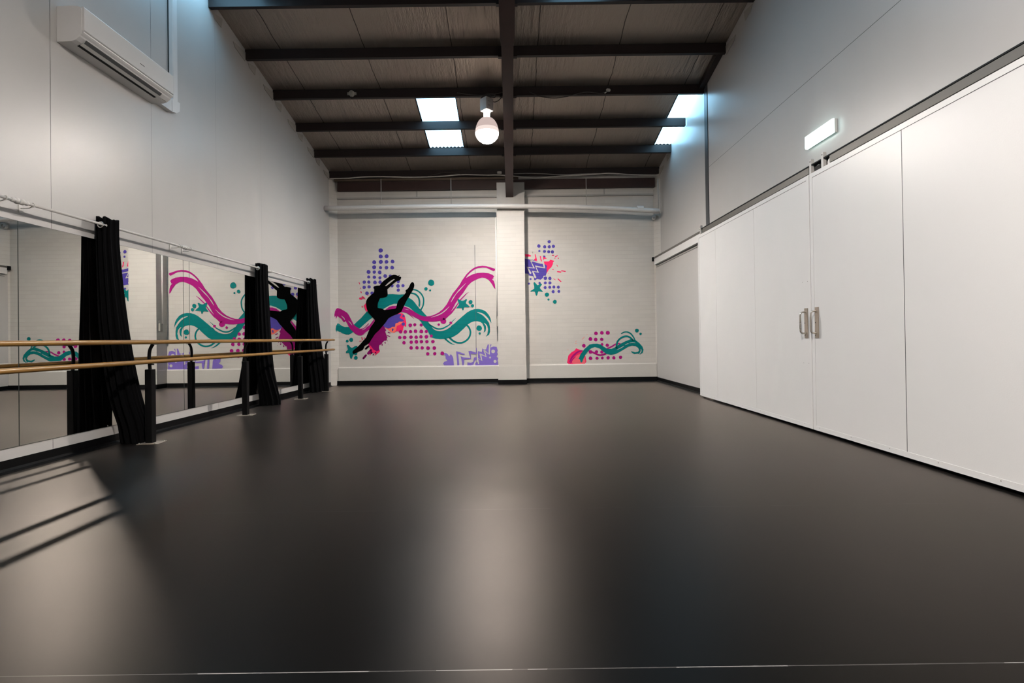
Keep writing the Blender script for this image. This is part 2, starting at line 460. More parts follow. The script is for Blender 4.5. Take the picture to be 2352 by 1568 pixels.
# roof lining with openings for the daylight sheets
SKYL = [(-1.635, -.935, 8.86, 10.60), (3.005, 3.40, 8.86, 10.60), (-4.03, -3.36, 5.05, 6.86), (.62, 1.32, 5.05, 6.86)]
xs = sorted({XL - .05, XR + .08, *[v for s in SKYL for v in s[:2]]}); ys = sorted({YF - .1, YB + .15, *[v for s in SKYL for v in s[2:]]})
o = MB()
for x0, x1 in zip(xs[:-1], xs[1:]):
    for y0, y1 in zip(ys[:-1], ys[1:]):
        cx_, cy_ = (x0 + x1)/2, (y0 + y1)/2
        if any(s[0] < cx_ < s[1] and s[2] < cy_ < s[3] for s in SKYL): continue
        o.add([(x0, y0, rz(y0)), (x1, y0, rz(y0)), (x1, y1, rz(y1)), (x0, y1, rz(y1))], [(3, 2, 1, 0)])
struct(o, 'ceiling', M['foil'], 'sloping roof lined with dull wrinkled foil insulation', 'ceiling', (0, 4, rz(4)))
SKL = ['pair of bright daylight panes in the roof left of the hanging lamp', 'bright daylight panes in the roof against the right wall',
       'daylight sheet in the roof above the air conditioner', 'daylight sheet in the roof above the frame on the right']
for i, (x0, x1, y0, y1) in enumerate(SKYL):
    o = MB(); n = int((x1 - x0)/.076*8); rows = []
    for y in (y0 - .01, y1 + .02):
        rows.append([Vector((x0 + (x1 - x0)*k/n, y, rz(y) + .022 + .011*math.sin(2*PI*(x0 + (x1 - x0)*k/n)/.076))) for k in range(n + 1)])
    o.loft(rows, False, False, True, closed=False)
    w = struct(o, 'window_%d' % (i + 1), M['sky'], SKL[i], 'skylight')
    for xx in (x0, x1):
        fr = MB(); fr.add([(xx, y0, rz(y0)), (xx, y1, rz(y1)), (xx, y1, rz(y1) + .06), (xx, y0, rz(y0) + .06)], [(0, 1, 2, 3)])
        xx = (x0 - .02, x0 + .004) if xx == x0 else (x1 - .004, x1 + .012)
        fr.add([(xx[0], y0, rz(y0) - .004), (xx[1], y0, rz(y0) - .004), (xx[1], y1, rz(y1) - .004), (xx[0], y1, rz(y1) - .004)], [(3, 2, 1, 0)])
        fr.build('window_frame', M['steel'], w)

# loose white edge strips where the wall sheets meet the roof
PUR = [(5.96, 5.72), (6.912, 5.53), (7.862, 5.341), (8.779, 5.158), (9.698, 4.98), (10.592, 4.80), (11.474, 4.639)]
def flap(x, y0, y1, dz0, dz1, nx):
    o = MB()
    z0, z1 = rz(y0), rz(y1)
    o.loft([[Vector((x + nx*t, y0, z0 - .15)), Vector((x + nx*t, y0 + .05, z0 - dz0)), Vector((x + nx*t, y1 - .03, z1 - dz1)), Vector((x + nx*t, y1, z1 - .05))] for t in (.002, .012)], True, True, False)
    return o
n_t = 2
for i in range(1, 6):
    y0, y1 = PUR[i][0], PUR[i + 1][0]
    for side, x, nx in (('left', XL, 1), ('right', XR, -1)):
        if side == 'right' and i in (2, 3, 4): continue
        for a, b in ((y0 + .08, y0 + .33), (y1 - .34, y1 + .02)):
            n_t += 1
            struct(flap(x, a, b, .21, .19, nx), 'trim_%d' % n_t, M['offwhite'],
                   'white packing strip atop the %s wall, %s end of roof bay %s' % (side, 'near' if a < y0 + .2 else 'far', ['one', 'two', 'three', 'four', 'five'][i - 1]), 'trim')

# ------------------------------------------------------------------ roof steel
PL = ['nearest, cut by the top edge', 'second from the top of the photo', 'third, holding the hanging lamp',
      'crossing the bright daylight panes', 'just below the daylight panes', 'farthest, running above the back wall']
for i, (y, z) in enumerate(PUR[1:]):
    o = MB(); h, f, t, l = .15, .062, .004, .016
    prof = [(0, 0), (f, 0), (f, l), (f - t, l), (f - t, t), (t, t), (t, h - t), (f - t, h - t), (f - t, h - l), (f, h - l), (f, h), (0, h)]
    xr = XR - .004 if i not in (3, 4) else XR - .012
    o.extrude([(y + a, z + b) for a, b in prof], 'X', XL + .004, xr)
    tag(o.build('roof_purlin', M['steel']), 'dark brown steel purlin across the roof, ' + PL[i], 'purlin', 'purlins across the roof')
# rafter along the room: deep I-section following the roof fall
xc = -.002
RB = lambda y: 4.098 + SLOPE*(11.25 - y)
def raf(y0, y1):
    w, tf, tw = .0825, .012, .005
    prof = lambda y: [Vector((xc + a, y, b)) for a, b in [(-w, RB(y)), (w, RB(y)), (w, RB(y) + tf), (tw, RB(y) + tf), (tw, RB(y) + .565), (w, RB(y) + .565), (w, RB(y) + .578), (-w, RB(y) + .578), (-w, RB(y) + .565), (-tw, RB(y) + .565), (-tw, RB(y) + tf), (-w, RB(y) + tf)]]
    return MB().loft([prof(y0), prof(y1)], True, True, False)
raft = thing('roof_rafter', 'deep red-brown steel rafter running down the middle of the roof to the pillar', 'beam', (xc, 5, RB(5)))
raf(2.0, 11.28).build('beam', M['rust'], raft)
hp = MB(); hp.loft([[Vector((xc + sx*w_, y, RB(y) + dz)) for sx, dz in ((-1, -.012), (1, -.012), (1, .0), (-1, .0))] for y, w_ in ((2.0, .098), (6.75, .098), (6.9, .0835))], True, True, False)
hp.build('haunch_plate', M['rust'], raft)
for y, z in PUR[1:6]:
    cl = MB(); cl.box(xc - .145, xc + .145, y - .012, y + .05, z - .022, z - .002); cl.build('cleat', M['steel'], raft)
# sloping bracing member along the right wall between the 2nd and 3rd purlins
o = MB(); o.loft([[Vector((XR - a, y, rz(y) - b)) for a, b in ((.004, .012), (.10, .012), (.10, .10), (.004, .10))] for y in (7.93, 8.775)], True, True, False)
tag(o.build('wall_angle', M['steel']), 'dark steel angle sloping along the right wall between two purlins', 'beam')
# eaves: dark steel channel, timber packer, white ledge
o = MB(); o.extrude([(YB - .10, 4.352), (YB - .02, 4.352), (YB - .02, 4.365), (YB - .088, 4.365), (YB - .088, 4.56), (YB - .10, 4.56)], 'X', -3.86, 3.26)
tag(o.build('eaves_beam', M['rust']), 'dark red-brown steel eaves beam along the top of the back wall', 'beam')
o = MB(); o.box(-3.92, .2, YB - .125, YB - .095, 4.565, 4.615)
tag(o.build('timber_batten', M['timber']), 'rough brown timber batten lying along the eaves beam left of the pillar', 'batten')
o = MB(); o.extrude([(YB - .05, 4.185), (YB - .055, 4.215), (YB - .01, 4.225), (YB + .01, 4.185)], 'X', -3.89, 3.24)
struct(o, 'trim_40', M['ledge'], 'thin white ledge board across the back wall under the eaves', 'trim')
for px in (957, 1388):
    q = on(1, YB - .02, px, 448); o = MB(); o.box(q.x - .012, q.x + .012, YB - .02, YB - .002, 4.215, 4.352)
    n_t += 1
    struct(o, 'trim_%d' % (n_t + 20), M['ledge'], 'short white joint strip above the ledge %s the pillar' % ('left of' if px < 1100 else 'right of'), 'trim')

# ------------------------------------------------------------------ pillar and pipe
pil = thing('brick_pillar', 'white painted brick pillar projecting from the middle of the back wall', 'pillar', (.01, 11.4, 0))
o = MB(); o.box(-.292, .312, 11.25, YB - .002, .4, 3.785); o.build('shaft', M['brick'], pil)
o = MB(); o.box(-.302, .318, 11.235, YB - .003, .1, .4); o.build('plinth', M['plinth'], pil)
o = MB(); o.box(-.306, .322, 11.228, YB - .004, 0, .1); o.build('skirting', M['rubber'], pil)
o = MB(); o.box(-.284, .326, 11.262, YB - .002, 3.785, 4.425); o.build('concrete_head', M['concrete'], pil)
o = MB()
q0, q1, q2, q3 = on(1, 11.17, 757, 478.5), on(1, 11.17, 1150, 473.5), on(1, 11.17, 1330, 475.5), on(1, 11.17, 1514, 484.5)
q3.x = min(q3.x, XR - .004); q0.x = XL + .01
path = [Vector(p) for p in catmull([tuple(q0), tuple((q0 + q1)/2 + Vector((0, 0, .01))), tuple(q1), tuple(q2), tuple(q3)], 6)]
pipe = thing('wall_pipe', 'thick white pipe running across the back wall in front of the pillar', 'pipe', (0, 11.17, q1.z))
o.tube(path, .052, 20); o.build('pipe_run', M['white'], pipe)
o = MB(); e = on(1, 11.17, 1470, 478.5); o.lathe(e, [(.056, -.07), (.058, -.06), (.058, .06), (.056, .07)], 20, 'X'); o.build('coupling', M['white'], pipe)
PHL = ['third thin white hanger rod', '']
for k, (px, ytop, ybot, lab) in enumerate([(875, 411, 464, 'leftmost thin white hanger rod above the pipe on the back wall'), (1035.5, 409, 470, 'thin white hanger rod above the pipe, just left of the pillar'),
                                  (1346, 409, 450, 'thin white hanger rod above the pipe, right of the pillar'), (1511, 411, 476, 'thick white drop rod above the pipe end in the far right corner')]):
    a, b = on(1, 11.17, px, ytop), on(1, 11.17, px + .6, ybot)
    a.x = min(a.x, XR - .02); b.x = a.x
    zb = min((p.z for p in path if abs(p.x - b.x) < .25), default=b.z) + .045
    o = MB(); o.tube([(a.x, 11.17, a.z), (a.x, 11.17, zb)], .008 if px < 1500 else .014, 8)
    tag(o.build('pipe_hanger', M['offwhite']), lab, 'rod', 'hanger rods above the pipe')
# cables strung under the last purlin
def cable(px_pts, y, r, mat, name, label, k=6):
    pts = [tuple(on(1, y, *p)) for p in px_pts]
    pts = [Vector(p) for p in catmull(pts, k)]
    pts = [Vector((max(XL + .012, min(XR - .012, p.x)), p.y, p.z)) for p in pts]
    o = MB(); o.tube(pts, r, 8); return tag(o.build(name, mat), label, 'cable')
cable([(757, 410), (800, 409), (840, 406), (900, 406), (950, 407), (1010, 405), (1060, 401), (1110, 402), (1150, 402), (1200, 406), (1240, 408), (1290, 404), (1330, 402), (1370, 400), (1400, 398), (1450, 401), (1512, 402)],
      11.42, .013, M['cablegrey'], 'strung_cable', 'pale grey cable strung along under the farthest purlin')
cable([(1180, 399), (1215, 398), (1250, 399), (1290, 401), (1330, 399.5), (1380, 398.5), (1420, 400)], 11.40, .007, M['offwhite'], 'strung_cable', 'thin pale cable looped above the thicker one, right of the rafter')
cable([(980, 405), (1010, 398), (1024, 396), (1040, 397), (1060, 400)], 11.40, .006, M['cabledark'], 'strung_cable', 'short dark cable looping up to the small box left of the rafter')
q = on(1, 11.43, 1147, 396); o = MB(); o.rbox((q.x, 11.44, q.z), (.05, .025, .025), 0, .008)
tag(o.build('cable_box', M['offwhite']), 'small white cable box on the farthest purlin beside the rafter', 'cable box')

# ------------------------------------------------------------------ hanging lamp
def lamp(loc, label, glow, hang_top):
    x, y, z = loc      # z: underside of the bulb
    t = thing('high_bay_lamp', label, 'lamp', loc)
    prof = [(0, .0), (.05, .004), (.10, .016)]
    MB().lathe((x, y, z), prof, 32, cap=False).build('bulb_bowl', glow, t)
    MB().lathe((x, y, z), [(.10, .016), (.145, .045), (.178, .085), (.197, .135), (.200, .160)], 32, cap=False).build('bulb_rim', M['glowrim'], t)
    MB().lathe((x, y, z), [(.200, .160), (.199, .19), (.194, .225)], 32, cap=False).build('bulb_waist', M['glowwaist'], t)
    prof = [(.194, .225), (.184, .27), (.166, .32), (.138, .365), (.105, .398), (.068, .415)]
    MB().lathe((x, y, z), prof, 32, cap=False).build('bulb_shoulder', M['glowbell'], t)
    MB().lathe((x, y, z), [(.068, .415), (.052, .43), (.052, .50), (.066, .535)], 24, cap=False).build('bulb_neck', M['glowneck'], t)
    b = MB(); b.rbox((x, y, z + .64), (.082, .082, .105), .76, .006); bb = b.build('ballast_box', M['acplastic'], t)
    R = Matrix.Rotation(.76, 3, 'Z')
    for dz in (.045, .035, -.02, -.03, -.04):
        lb = MB()
        pts = [R @ Vector((a, -.0835, c_)) + Vector((x, y, z + .64)) for a, c_ in ((-.045, dz), (.01, dz), (.01, dz - .005), (-.045, dz - .005))]
        lb.add(pts, [(0, 1, 2, 3)]); lb.build('vent_slot', M['socket'], bb)
    lb = MB(); lb.add([R @ Vector((.0835, a, c_)) + Vector((x, y, z + .64)) for a, c_ in ((-.05, .06), (.03, .06), (.03, .0), (-.05, .0))], [(0, 1, 2, 3)])
    lb.build('rating_plate', M['socket'], bb)
    k = MB(); k.tube([(x, y, z + .745), (x, y, hang_top)], .007, 8); k.torus((x, y, z + .765), .02, .006, 'Y', 16, 8); k.build('hanging_hook', M['steel'], t)
    cp = [(x + .08, y, z + .70), (x + .05, y - .02, z + .82), (x - .06, y + .02, z + .80), (x - .10, y, z + .73), (x - .02, y - .02, z + .81), (x + .12, y, z + .83), (x + .14, y + .01, z + .77), (x + .03, y, z + .78),
          (x + .12, y + .02, z + .70), (x + .22, y + .02, z + .74), (x + .30, y + .03, z + .85)]
    k = MB(); k.tube(catmull(cp, 6), .007, 8); k.build('power_cord', M['cabledark'], t)
    return t
lamp((-.368, 8.70, 4.325), 'lit high bay lamp with square ballast box hanging from the third purlin', M['glowglass'], 5.16)
lamp((.1, 1.2, 4.75), 'lit high bay lamp hanging near the camera, above the top edge of the photo', M['glowglass2'], rz(1.2))
# cords along the third purlin
cable([(1050, 213), (1080, 217), (1110, 218.5), (1140, 215), (1160, 210)], 8.76, .008, M['cabledark'], 'lamp_cable', 'dark cable sagging under the third purlin behind the hanging lamp')
cable([(1215, 211), (1240, 221), (1270, 225), (1300, 222), (1330, 214), (1350, 211), (1380, 214), (1396, 208)], 8.76, .008, M['cabledark'], 'lamp_cable', 'dark cable sagging under the third purlin right of the rafter')
jb = thing('junction_box', 'small grey junction box fixed to the third purlin on the left', 'junction box', on(1, 8.765, 808, 215))
q = Vector(jb['_b'])
MB().lathe(q, [(.0, -.03), (.045, -.028), (.05, -.005), (.05, .012)], 20, 'Y').build('cover', M['socket'], jb)
MB().box(q.x - .075, q.x + .075, q.y - .008, q.y + .012, q.z - .02, q.z + .02).build('base', M['socket'], jb)
MB().tube([q + Vector((0, 0, -.05)), q + Vector((0, 0, -.09))], .008, 8).build('cable_gland', M['steel'], jb)
q = on(1, 8.765, 1397, 207); o = MB(); o.rbox(q, (.035, .02, .022), .3, .006); o.tube([q, q + Vector((-.06, 0, -.05))], .01, 8)
tag(o.build('cable_clip', M['offwhite']), 'small pale cable clip on the third purlin on the right', 'clip')

# ------------------------------------------------------------------ mirrors
MY = [2.085, 4.203, 6.32, 8.435, 10.52]
ML = ['leftmost, cut by the left edge', 'behind the nearest black curtain', 'right of the nearest curtain', 'left of the farthest curtain']
for i in range(4):
    y0, y1 = MY[i] + .004, MY[i + 1] - .004
    if i == 0: y0 = .02
    t = thing('wall_mirror', 'large frameless mirror sheet on the left wall, ' + ML[i], 'mirror', (-4.033, (y0 + y1)/2, .18), 'mirror sheets on the left wall')
    o = MB(); o.add([(-4.03, y0, .18), (-4.03, y1, .18), (-4.03, y1, 2.018), (-4.03, y0, 2.018)], [(0, 1, 2, 3)]); o.build('glass', M['mirror'], t)
    o = MB(); o.box(-4.0355, -4.0305, y0 - .003, y1 + .003, .178, 2.02); o.build('backing', M['mirroredge'], t)

# ------------------------------------------------------------------ curtain rods
RY = [(-.1, 4.07), (4.16, 6.165), (6.245, 8.30), (8.36, 10.36)]
RL = ['nearest the camera, running out of the left edge', 'between the nearest curtain and the left edge of the photo', 'holding the middle curtain', 'holding the farthest curtain']
for i, (a, b) in enumerate(RY):
    t = thing('curtain_rod', 'slim white curtain rod above the mirrors, ' + ['nearest the camera, leaving the photo at left', 'holding the nearest curtain', 'holding the middle curtain', 'holding the farthest curtain'][i], 'curtain rod', (-3.93, (a + b)/2, 2.152), 'curtain rods above the mirrors')
    MB().tube([(-3.93, a, 2.152), (-3.93, b, 2.152)], .0125, 12).build('rod', M['white'], t)
    for e, s in ((a, -1), (b, 1)):
        MB().lathe((-3.93, e, 2.152), [(.0125, -.03*s), (.019, -.02*s), (.019, -.004*s), (.013, .0), (.020, .008*s), (.026, .02*s), (.023, .034*s), (.0, .038*s)], 16, 'Y').build('finial', M['white'], t)
        yb = e - s*.07
        br = MB(); br.box(-4.035, -4.029, yb - .015, yb + .015, 2.09, 2.17); br.tube([(-4.03, yb, 2.128), (-3.96, yb, 2.128), (-3.935, yb, 2.138)], .004, 8)
        br.torus((-3.93, yb, 2.152), .0155, .004, 'Y', 16, 6); br.build('bracket', M['white'], t)

# ------------------------------------------------------------------ curtains
def curtain(rows, label, ring_y, seed, tail=None):
    """rows: (z, centre x, centre y, half depth x, half width y) from the heading down to the floor"""
    rnd = random.Random(seed); n = 132; k = 11
    ph = [rnd.uniform(0, 6.28) for _ in range(6)]
    rings = []; dense = catmull(rows, 7)
    ztop = rows[0][0]
    for z, cx_, cy_, rx, ry in dense:
        u = (ztop - z)/ztop; ring = []
        for j in range(n):
            a = 2*PI*j/n
            amp = .16 - .03*u
            pl = 1 + amp*math.sin(k*a + ph[0] + .9*math.sin(2*u + ph[1])) + .05*math.sin((2*k + 3)*a + ph[2] + 2*u) + .10*u*math.sin(3*a + ph[3] + 2.5*u)
            pl /= 1 + amp*.6
            ring.append(Vector((cx_ + rx*pl*math.cos(a), cy_ + ry*pl*math.sin(a), z + (.012*math.sin(k*a*.5 + ph[4]) if u < .03 else 0))))
        rings.append(ring)
    t = thing('curtain', label, 'curtain', (rows[-1][1], rows[-1][2], 0), 'black curtains on the left wall')
    o = MB(); o.loft(rings, True, False, True)
    f = o.build('fabric', M['cloth'], t)
    xr_, yr_, zr_ = -3.93, ring_y, 2.152
    g = MB(); g.torus((xr_, yr_, zr_ - .006), .026, .0065, 'Y', 24, 10); g.build('eyelet', M['chrome'], t)
    return t
curtain([(2.225, -3.955, 5.055, .060, .115), (2.0, -3.955, 5.055, .062, .118), (1.6, -3.945, 5.07, .074, .125), (1.2, -3.93, 5.09, .092, .135), (.8, -3.905, 5.125, .108, .14), (.45, -3.875, 5.17, .118, .145), (.2, -3.838, 5.215, .125, .14), (.05, -3.824, 5.23, .13, .135), (.004, -3.822, 5.235, .128, .13)],
        'black eyelet curtain nearest the camera, gathered beside the first barre post', 4.93, 1)
curtain([(2.225, -3.952, 8.15, .062, .15), (2.0, -3.952, 8.15, .064, .155), (1.5, -3.945, 8.165, .072, .165), (1.0, -3.935, 8.18, .085, .17), (.6, -3.91, 8.17, .10, .175), (.3, -3.87, 8.18, .125, .15), (.1, -3.84, 8.18, .145, .135), (.004, -3.835, 8.175, .148, .13)],
        'black eyelet curtain in the middle of the three, with a fuller hem', 7.99, 2)
curtain([(2.225, -3.945, 10.17, .066, .17), (2.0, -3.945, 10.18, .07, .18), (1.5, -3.935, 10.19, .08, .21), (1.0, -3.92, 10.2, .095, .24), (.6, -3.90, 10.22, .115, .27), (.3, -3.875, 10.23, .13, .27), (.1, -3.86, 10.22, .135, .26), (.004, -3.86, 10.22, .135, .25)],
        'black eyelet curtain farthest from the camera, near the back corner', 9.99, 3)
# white tag caught at the hem of the nearest curtain
q = on(0, -3.94, 286, 991)
for ob in [c_ for c_ in COL.objects if c_.name.startswith('curtain') and c_.get('category') == 'curtain'][:1]:
    g = MB(); pts = [on(0, -3.955, *p) for p in ((279.8, 974.5), (288, 981), (287, 984.5), (292.5, 983), (292.6, 994), (283, 998), (280, 990), (283.5, 986))]
    g.loft([pts, [p + Vector((.003, -.002, 0)) for p in pts]], True, True, False)
    g.build('hem_tag', M['white'], ob)

# ------------------------------------------------------------------ ballet barre
PX = lambda y: -3.64 - .010*(y - 5.175)
POSTS = [1.41, 3.29, 5.175, 7.058, 8.938, 10.235]
bar = thing('ballet_barre', 'double wooden ballet barre on black floor posts along the mirrors', 'barre', (-3.64, 5.2, 0))
for z in (1.010, .814):
    o = MB(); y0, y1 = .55, 10.61
    P_ = lambda y: (PX(y) + .036, y, z + .0009*(y - .55))
    path = [P_(y0), P_(y0 + .006)] + [P_(y0 + .02 + (y1 - y0 - .04)*k/20) for k in range(21)] + [P_(y1 - .006), P_(y1)]
    rr = [.012, .018] + [.0212]*21 + [.018, .012]
    o.tube(path, rr, 16); rl = o.build('rail', M['wood'], bar)
    for y in POSTS[1:5]:
        for dy in (0, .075):
            sc = MB(); c_ = Vector(P_(y + dy)) + Vector((.010, 0, .0185)); sc.lathe(c_, [(.0045, -.004), (.0045, .002)], 8, 'Z'); sc.build('screw', M['stripsteel'], rl)
for y in POSTS:
    px, bx = PX(y), PX(y) + .036
    p = MB(); p.rbox((px, y, .372), (.034, .034, .368), 0, .004); po = p.build('post', M['black'], bar)
    arm = MB(); arm.tube(catmull([(px, y, .73), (px - .006, y, .80), (px - .009, y, .87), (px - .002, y, .93), (px + .014, y, .968), (bx - .006, y, .988)], 5), .0155, 12)
    arm.box(px, bx - .002, y - .012, y + .012, .783, .795); arm.box(bx - .012, bx + .014, y - .03, y + .05, .986, .991)
    arm.build('arm', M['black'], po)
    pl = MB(); pl.rbox((px + .01, y, .003), (.10, .085, .003), .12, .002)
    pl = pl.build('base_plate', M['plate'], bar)
    for sx in (-1, 1):
        for sy in (-1, 1):
            bo = MB(); bo.lathe((px + .01 + sx*.08, y + sy*.065, .006), [(.009, 0), (.008, .006), (0, .007)], 8); bo.build('bolt', M['stainless'], pl)

# ------------------------------------------------------------------ air conditioner
ya, yb_ = 4.585, 5.81
ac = thing('air_conditioner', 'white split air conditioner high on the left wall', 'air conditioner', (XL, (ya + yb_)/2, 3.71))
zt, zb = 4.035, 3.712
body = [(XL + .002, zb), (XL + .13, zb + .003), (XL + .17, zb + .018), (XL + .205, zb + .046), (XL + .222, zb + .075), (XL + .224, zt - .05), (XL + .218, zt - .02), (XL + .19, zt - .004), (XL + .12, zt), (XL + .002, zt - .004)]
MB().extrude(body, 'Y', ya, yb_).build('housing', M['acplastic'], ac)
fp = MB(); fp.extrude([(XL + .222, zb + .098), (XL + .238, zb + .098), (XL + .246, zb + .104), (XL + .246, zt - .018), (XL + .236, zt - .006), (XL + .222, zt - .006)], 'Y', ya + .004, yb_ - .004)
fp.build('front_panel', M['acplastic'], ac)
fp = MB(); fp.extrude([(XL + .205, zb + .052), (XL + .226, zb + .070), (XL + .238, zb + .082), (XL + .240, zb + .092), (XL + .222, zb + .092)], 'Y', ya + .004, yb_ - .002)
fp.build('lower_lip', M['acplastic'], ac)
# swing flap set in the curved underside, dark slot behind it
fl = MB(); fl.extrude([(XL + .152, zb + .0035), (XL + .158, zb + .0095), (XL + .185, zb + .024), (XL + .205, zb + .043), (XL + .209, zb + .040), (XL + .188, zb + .018), (XL + .160, zb + .003)], 'Y', ya + .07, yb_ - .15)
fl.build('air_flap', M['greyplastic'], ac)
fl = MB(); fl.extrude([(XL + .125, zb - .0015), (XL + .150, zb + .004), (XL + .150, zb + .010), (XL + .125, zb + .006)], 'Y', ya + .07, yb_ - .15)
fl.build('outlet_slot', M['darkgap'], ac)
fl = MB(); fl.extrude([(XL + .188, zb + .018), (XL + .209, zb + .0395), (XL + .212, zb + .0455), (XL + .207, zb + .046)], 'Y', ya + .068, yb_ - .148)
fl.build('flap_joint', M['stripsteel'], ac)
lg = MB(); lg.box(XL + .2455, XL + .2475, 5.28, 5.345, zb + .172, zb + .178); lg.build('badge', M['stripsteel'], ac)
for dy in (.04, .07):
    lg = MB(); lg.box(XL + .17, XL + .178, yb_ - dy - .012, yb_ - dy + .008, zb + .012, zb + .017); lg.build('indicator_window', M['socket'], ac)
# duct cover: drop from the roof to an elbow behind the unit
dc = thing('duct_cover', 'white plastic duct cover dropping from the roof to an elbow beside the air conditioner', 'duct', (XL, 6.13, 3.72))
MB().extrude([(XL, 6.085), (XL + .05, 6.09), (XL + .056, 6.10), (XL + .056, 6.17), (XL + .05, 6.18), (XL, 6.185)], 'Z', 3.86, rz(6.18)).build('vertical_trunk', M['acplastic'], dc)
MB().loft([[Vector((x_, y_, z_)) for y_, z_ in ((5.70, 3.745), (6.05, 3.735), (6.14, 3.75), (6.20, 3.80), (6.205, 3.90), (6.08, 3.90), (6.05, 3.875), (5.70, 3.875))] for x_ in (XL, XL + .062)], True, True, False).build('elbow', M['acplastic'], dc)
MB().box(XL + .0, XL + .068, 6.055, 6.068, 3.73, 3.88).build('joint_collar', M['acplastic'], dc)
lj = MB(); lj.box(XL + .001, XL + .012, 6.081, 6.0845, 3.9, rz(6.1)); lj.build('side_gap', M['darkgap'], dc)

# ------------------------------------------------------------------ sliding doors and track
XD = 3.08; KD = 3.08/3.13
def door(num, y0, y1, seams, hy, label):
    zb_, zt_ = .027, 1 + 1.668*KD
    o = MB(); o.box(XD + .003, XD + .05, y0, y1, zb_, zt_)
    d = struct(o, 'door_%d' % num, M['door'], label, 'sliding door', (XD, (y0 + y1)/2, zb_))
    f = MB(); w = .045
    f.box(XD, XD + .003, y0, y1, zb_, zb_ + w); f.box(XD, XD + .003, y0, y1, zt_ - w, zt_)
    f.box(XD, XD + .003, y0, y0 + w, zb_ + w, zt_ - w); f.box(XD, XD + .003, y1 - w, y1, zb_ + w, zt_ - w)
    f.build('edge_frame', M['door'], d)
    def joint(x0, x1, y0_, y1_, z0_, z1_, mt):
        j = MB(); j.box(x0, x1, y0_, y1_, z0_, z1_); j.build('panel_joint', mt, d)
    joint(XD + .0015, XD + .0032, y0 + w, y1 - w, zt_ - w - .0035, zt_ - w + .0002, M['stripsteel'])
    if num == 2: joint(XD + .002, XD + .0032, y1 - w - .002, y1 - w + .0002, zb_ + w, zt_ - w, M['greyplastic'])
    for s, wd in seams: joint(XD + .0015, XD + .0032, s - wd, s + wd, zb_ + w, zt_ - w, M['stripsteel'] if wd > .001 else M['white'])
    for yy, zz in [(y0 + .15 + (y1 - y0 - .25)*k/6, zb_ + .03) for k in range(7)] + [(hy + (.25 if num == 2 else -.03), zz) for zz in (.7, 1.55)]:
        rv = MB(); rv.lathe((XD - .0005, yy, zz), [(.004, 0), (.003, .001)], 8, 'X'); rv.build('rivet', M['alu'], d)
    h = MB(); h.rbox((XD - .003, hy, 1.118), (.003, .031, .155), 0, .002); hh = h.build('handle', M['plate'], d)
    g = MB(); z0, z1 = 1.012, 1.232
    g.tube(catmull([(XD - .004, hy + .012, z1), (XD - .035, hy + .012, z1), (XD - .052, hy + .012, z1 - .012), (XD - .058, hy + .012, z1 - .035), (XD - .058, hy + .012, 1.12), (XD - .058, hy + .012, z0 + .035), (XD - .052, hy + .012, z0 + .012), (XD - .035, hy + .012, z0), (XD - .004, hy + .012, z0)], 5), .0085, 12)
    g.build('grip', M['stainless'], hh)
    for dz in (0, -.13):
        g = MB(); g.lathe((XD - .0065, hy + .02, 1.118 + dz), [(.006, 0), (.005, .002)], 10, 'X'); g.build('keyhole', M['darkgap'], hh)
    return d
door(1, 5.368*KD, 8.575*KD, [(7.845*KD, .0006), (6.60*KD, .0007)], 5.452*KD, 'far white sliding door of the pair on the right, with a steel handle at its near edge')
door(2, 2.15, 5.353*KD, [(4.093*KD, .0022), (2.82, .0022)], 5.262*KD, 'near white sliding door of the pair on the right, cut by the right edge of the photo')
tr = thing('door_track', 'grey metal sliding door track along the right wall above the doors', 'track', (3.2, 6.6, 2.69))
o = MB(); o.extrude([(XLOW - .085, 2.705), (XLOW - .085, 2.772), (XLOW - .078, 2.778), (XLOW - .004, 2.778), (XLOW - .004, 2.705), (XLOW - .02, 2.705), (XLOW - .02, 2.76), (XLOW - .07, 2.76), (XLOW - .07, 2.705)], 'Y', YF + .02, 5.10)
o.build('rail', M['alu'], tr)
o = MB(); o.extrude([(XLOW - .085, 2.705), (XLOW - .085, 2.772), (XLOW - .078, 2.778), (XLOW - .004, 2.778), (XLOW - .004, 2.705), (XLOW - .02, 2.705), (XLOW - .02, 2.76), (XLOW - .07, 2.76), (XLOW - .07, 2.705)], 'Y', 5.46, 8.50)
o.build('rail', M['alu'], tr)
o = MB(); o.extrude([(XLOW - .06, 2.735), (XLOW - .06, 2.772), (XLOW - .053, 2.778), (XLOW, 2.778), (XLOW, 2.735)], 'Y', 8.72, 11.5)
o.build('rail', M['alu'], tr)
o = MB(); o.box(XLOW - .087, XR - .001, YF + .02, 8.64, 2.7785, 2.790); o.build('shadow_gap', M['darkgap'], tr)
for y in (5.215, 5.425, 8.60):
    b = MB(); b.box(XLOW - .088, XLOW - .055, y - .018, y + .018, 2.655, 2.845); b.build('hanger_bracket', M['white'], tr)
    b = MB(); b.lathe((XLOW - .09, y + .001, 2.822), [(.006, 0), (.006, .003)], 10, 'X'); b.build('bolt', M['darkgap'], tr)
for y in (5.16, 5.36, 8.53):
    b = MB(); b.lathe((XLOW - .05, y - .03, 2.722), [(.038, -.014), (.042, -.008), (.042, .008), (.038, .014)], 20, 'X'); b.build('roller', M['greyplastic'], tr)
b = MB(); b.box(XLOW - .07, XLOW - .02, 5.27, 5.37, 2.69, 2.752); b.build('stop_block', M['black'], tr)
q = on(1, 11.52, 1498.5, 597)
o = MB(); o.rbox((XLOW - .045, 11.535, 2.735), (.045, .03, .045), 0, .006)
tag(o.build('track_stop', M['black']), 'black rubber end stop of the door track in the far right corner', 'stop')
o = MB(); o.box(XLOW - .055, XLOW, 8.62, 11.5, 2.60, 2.734)
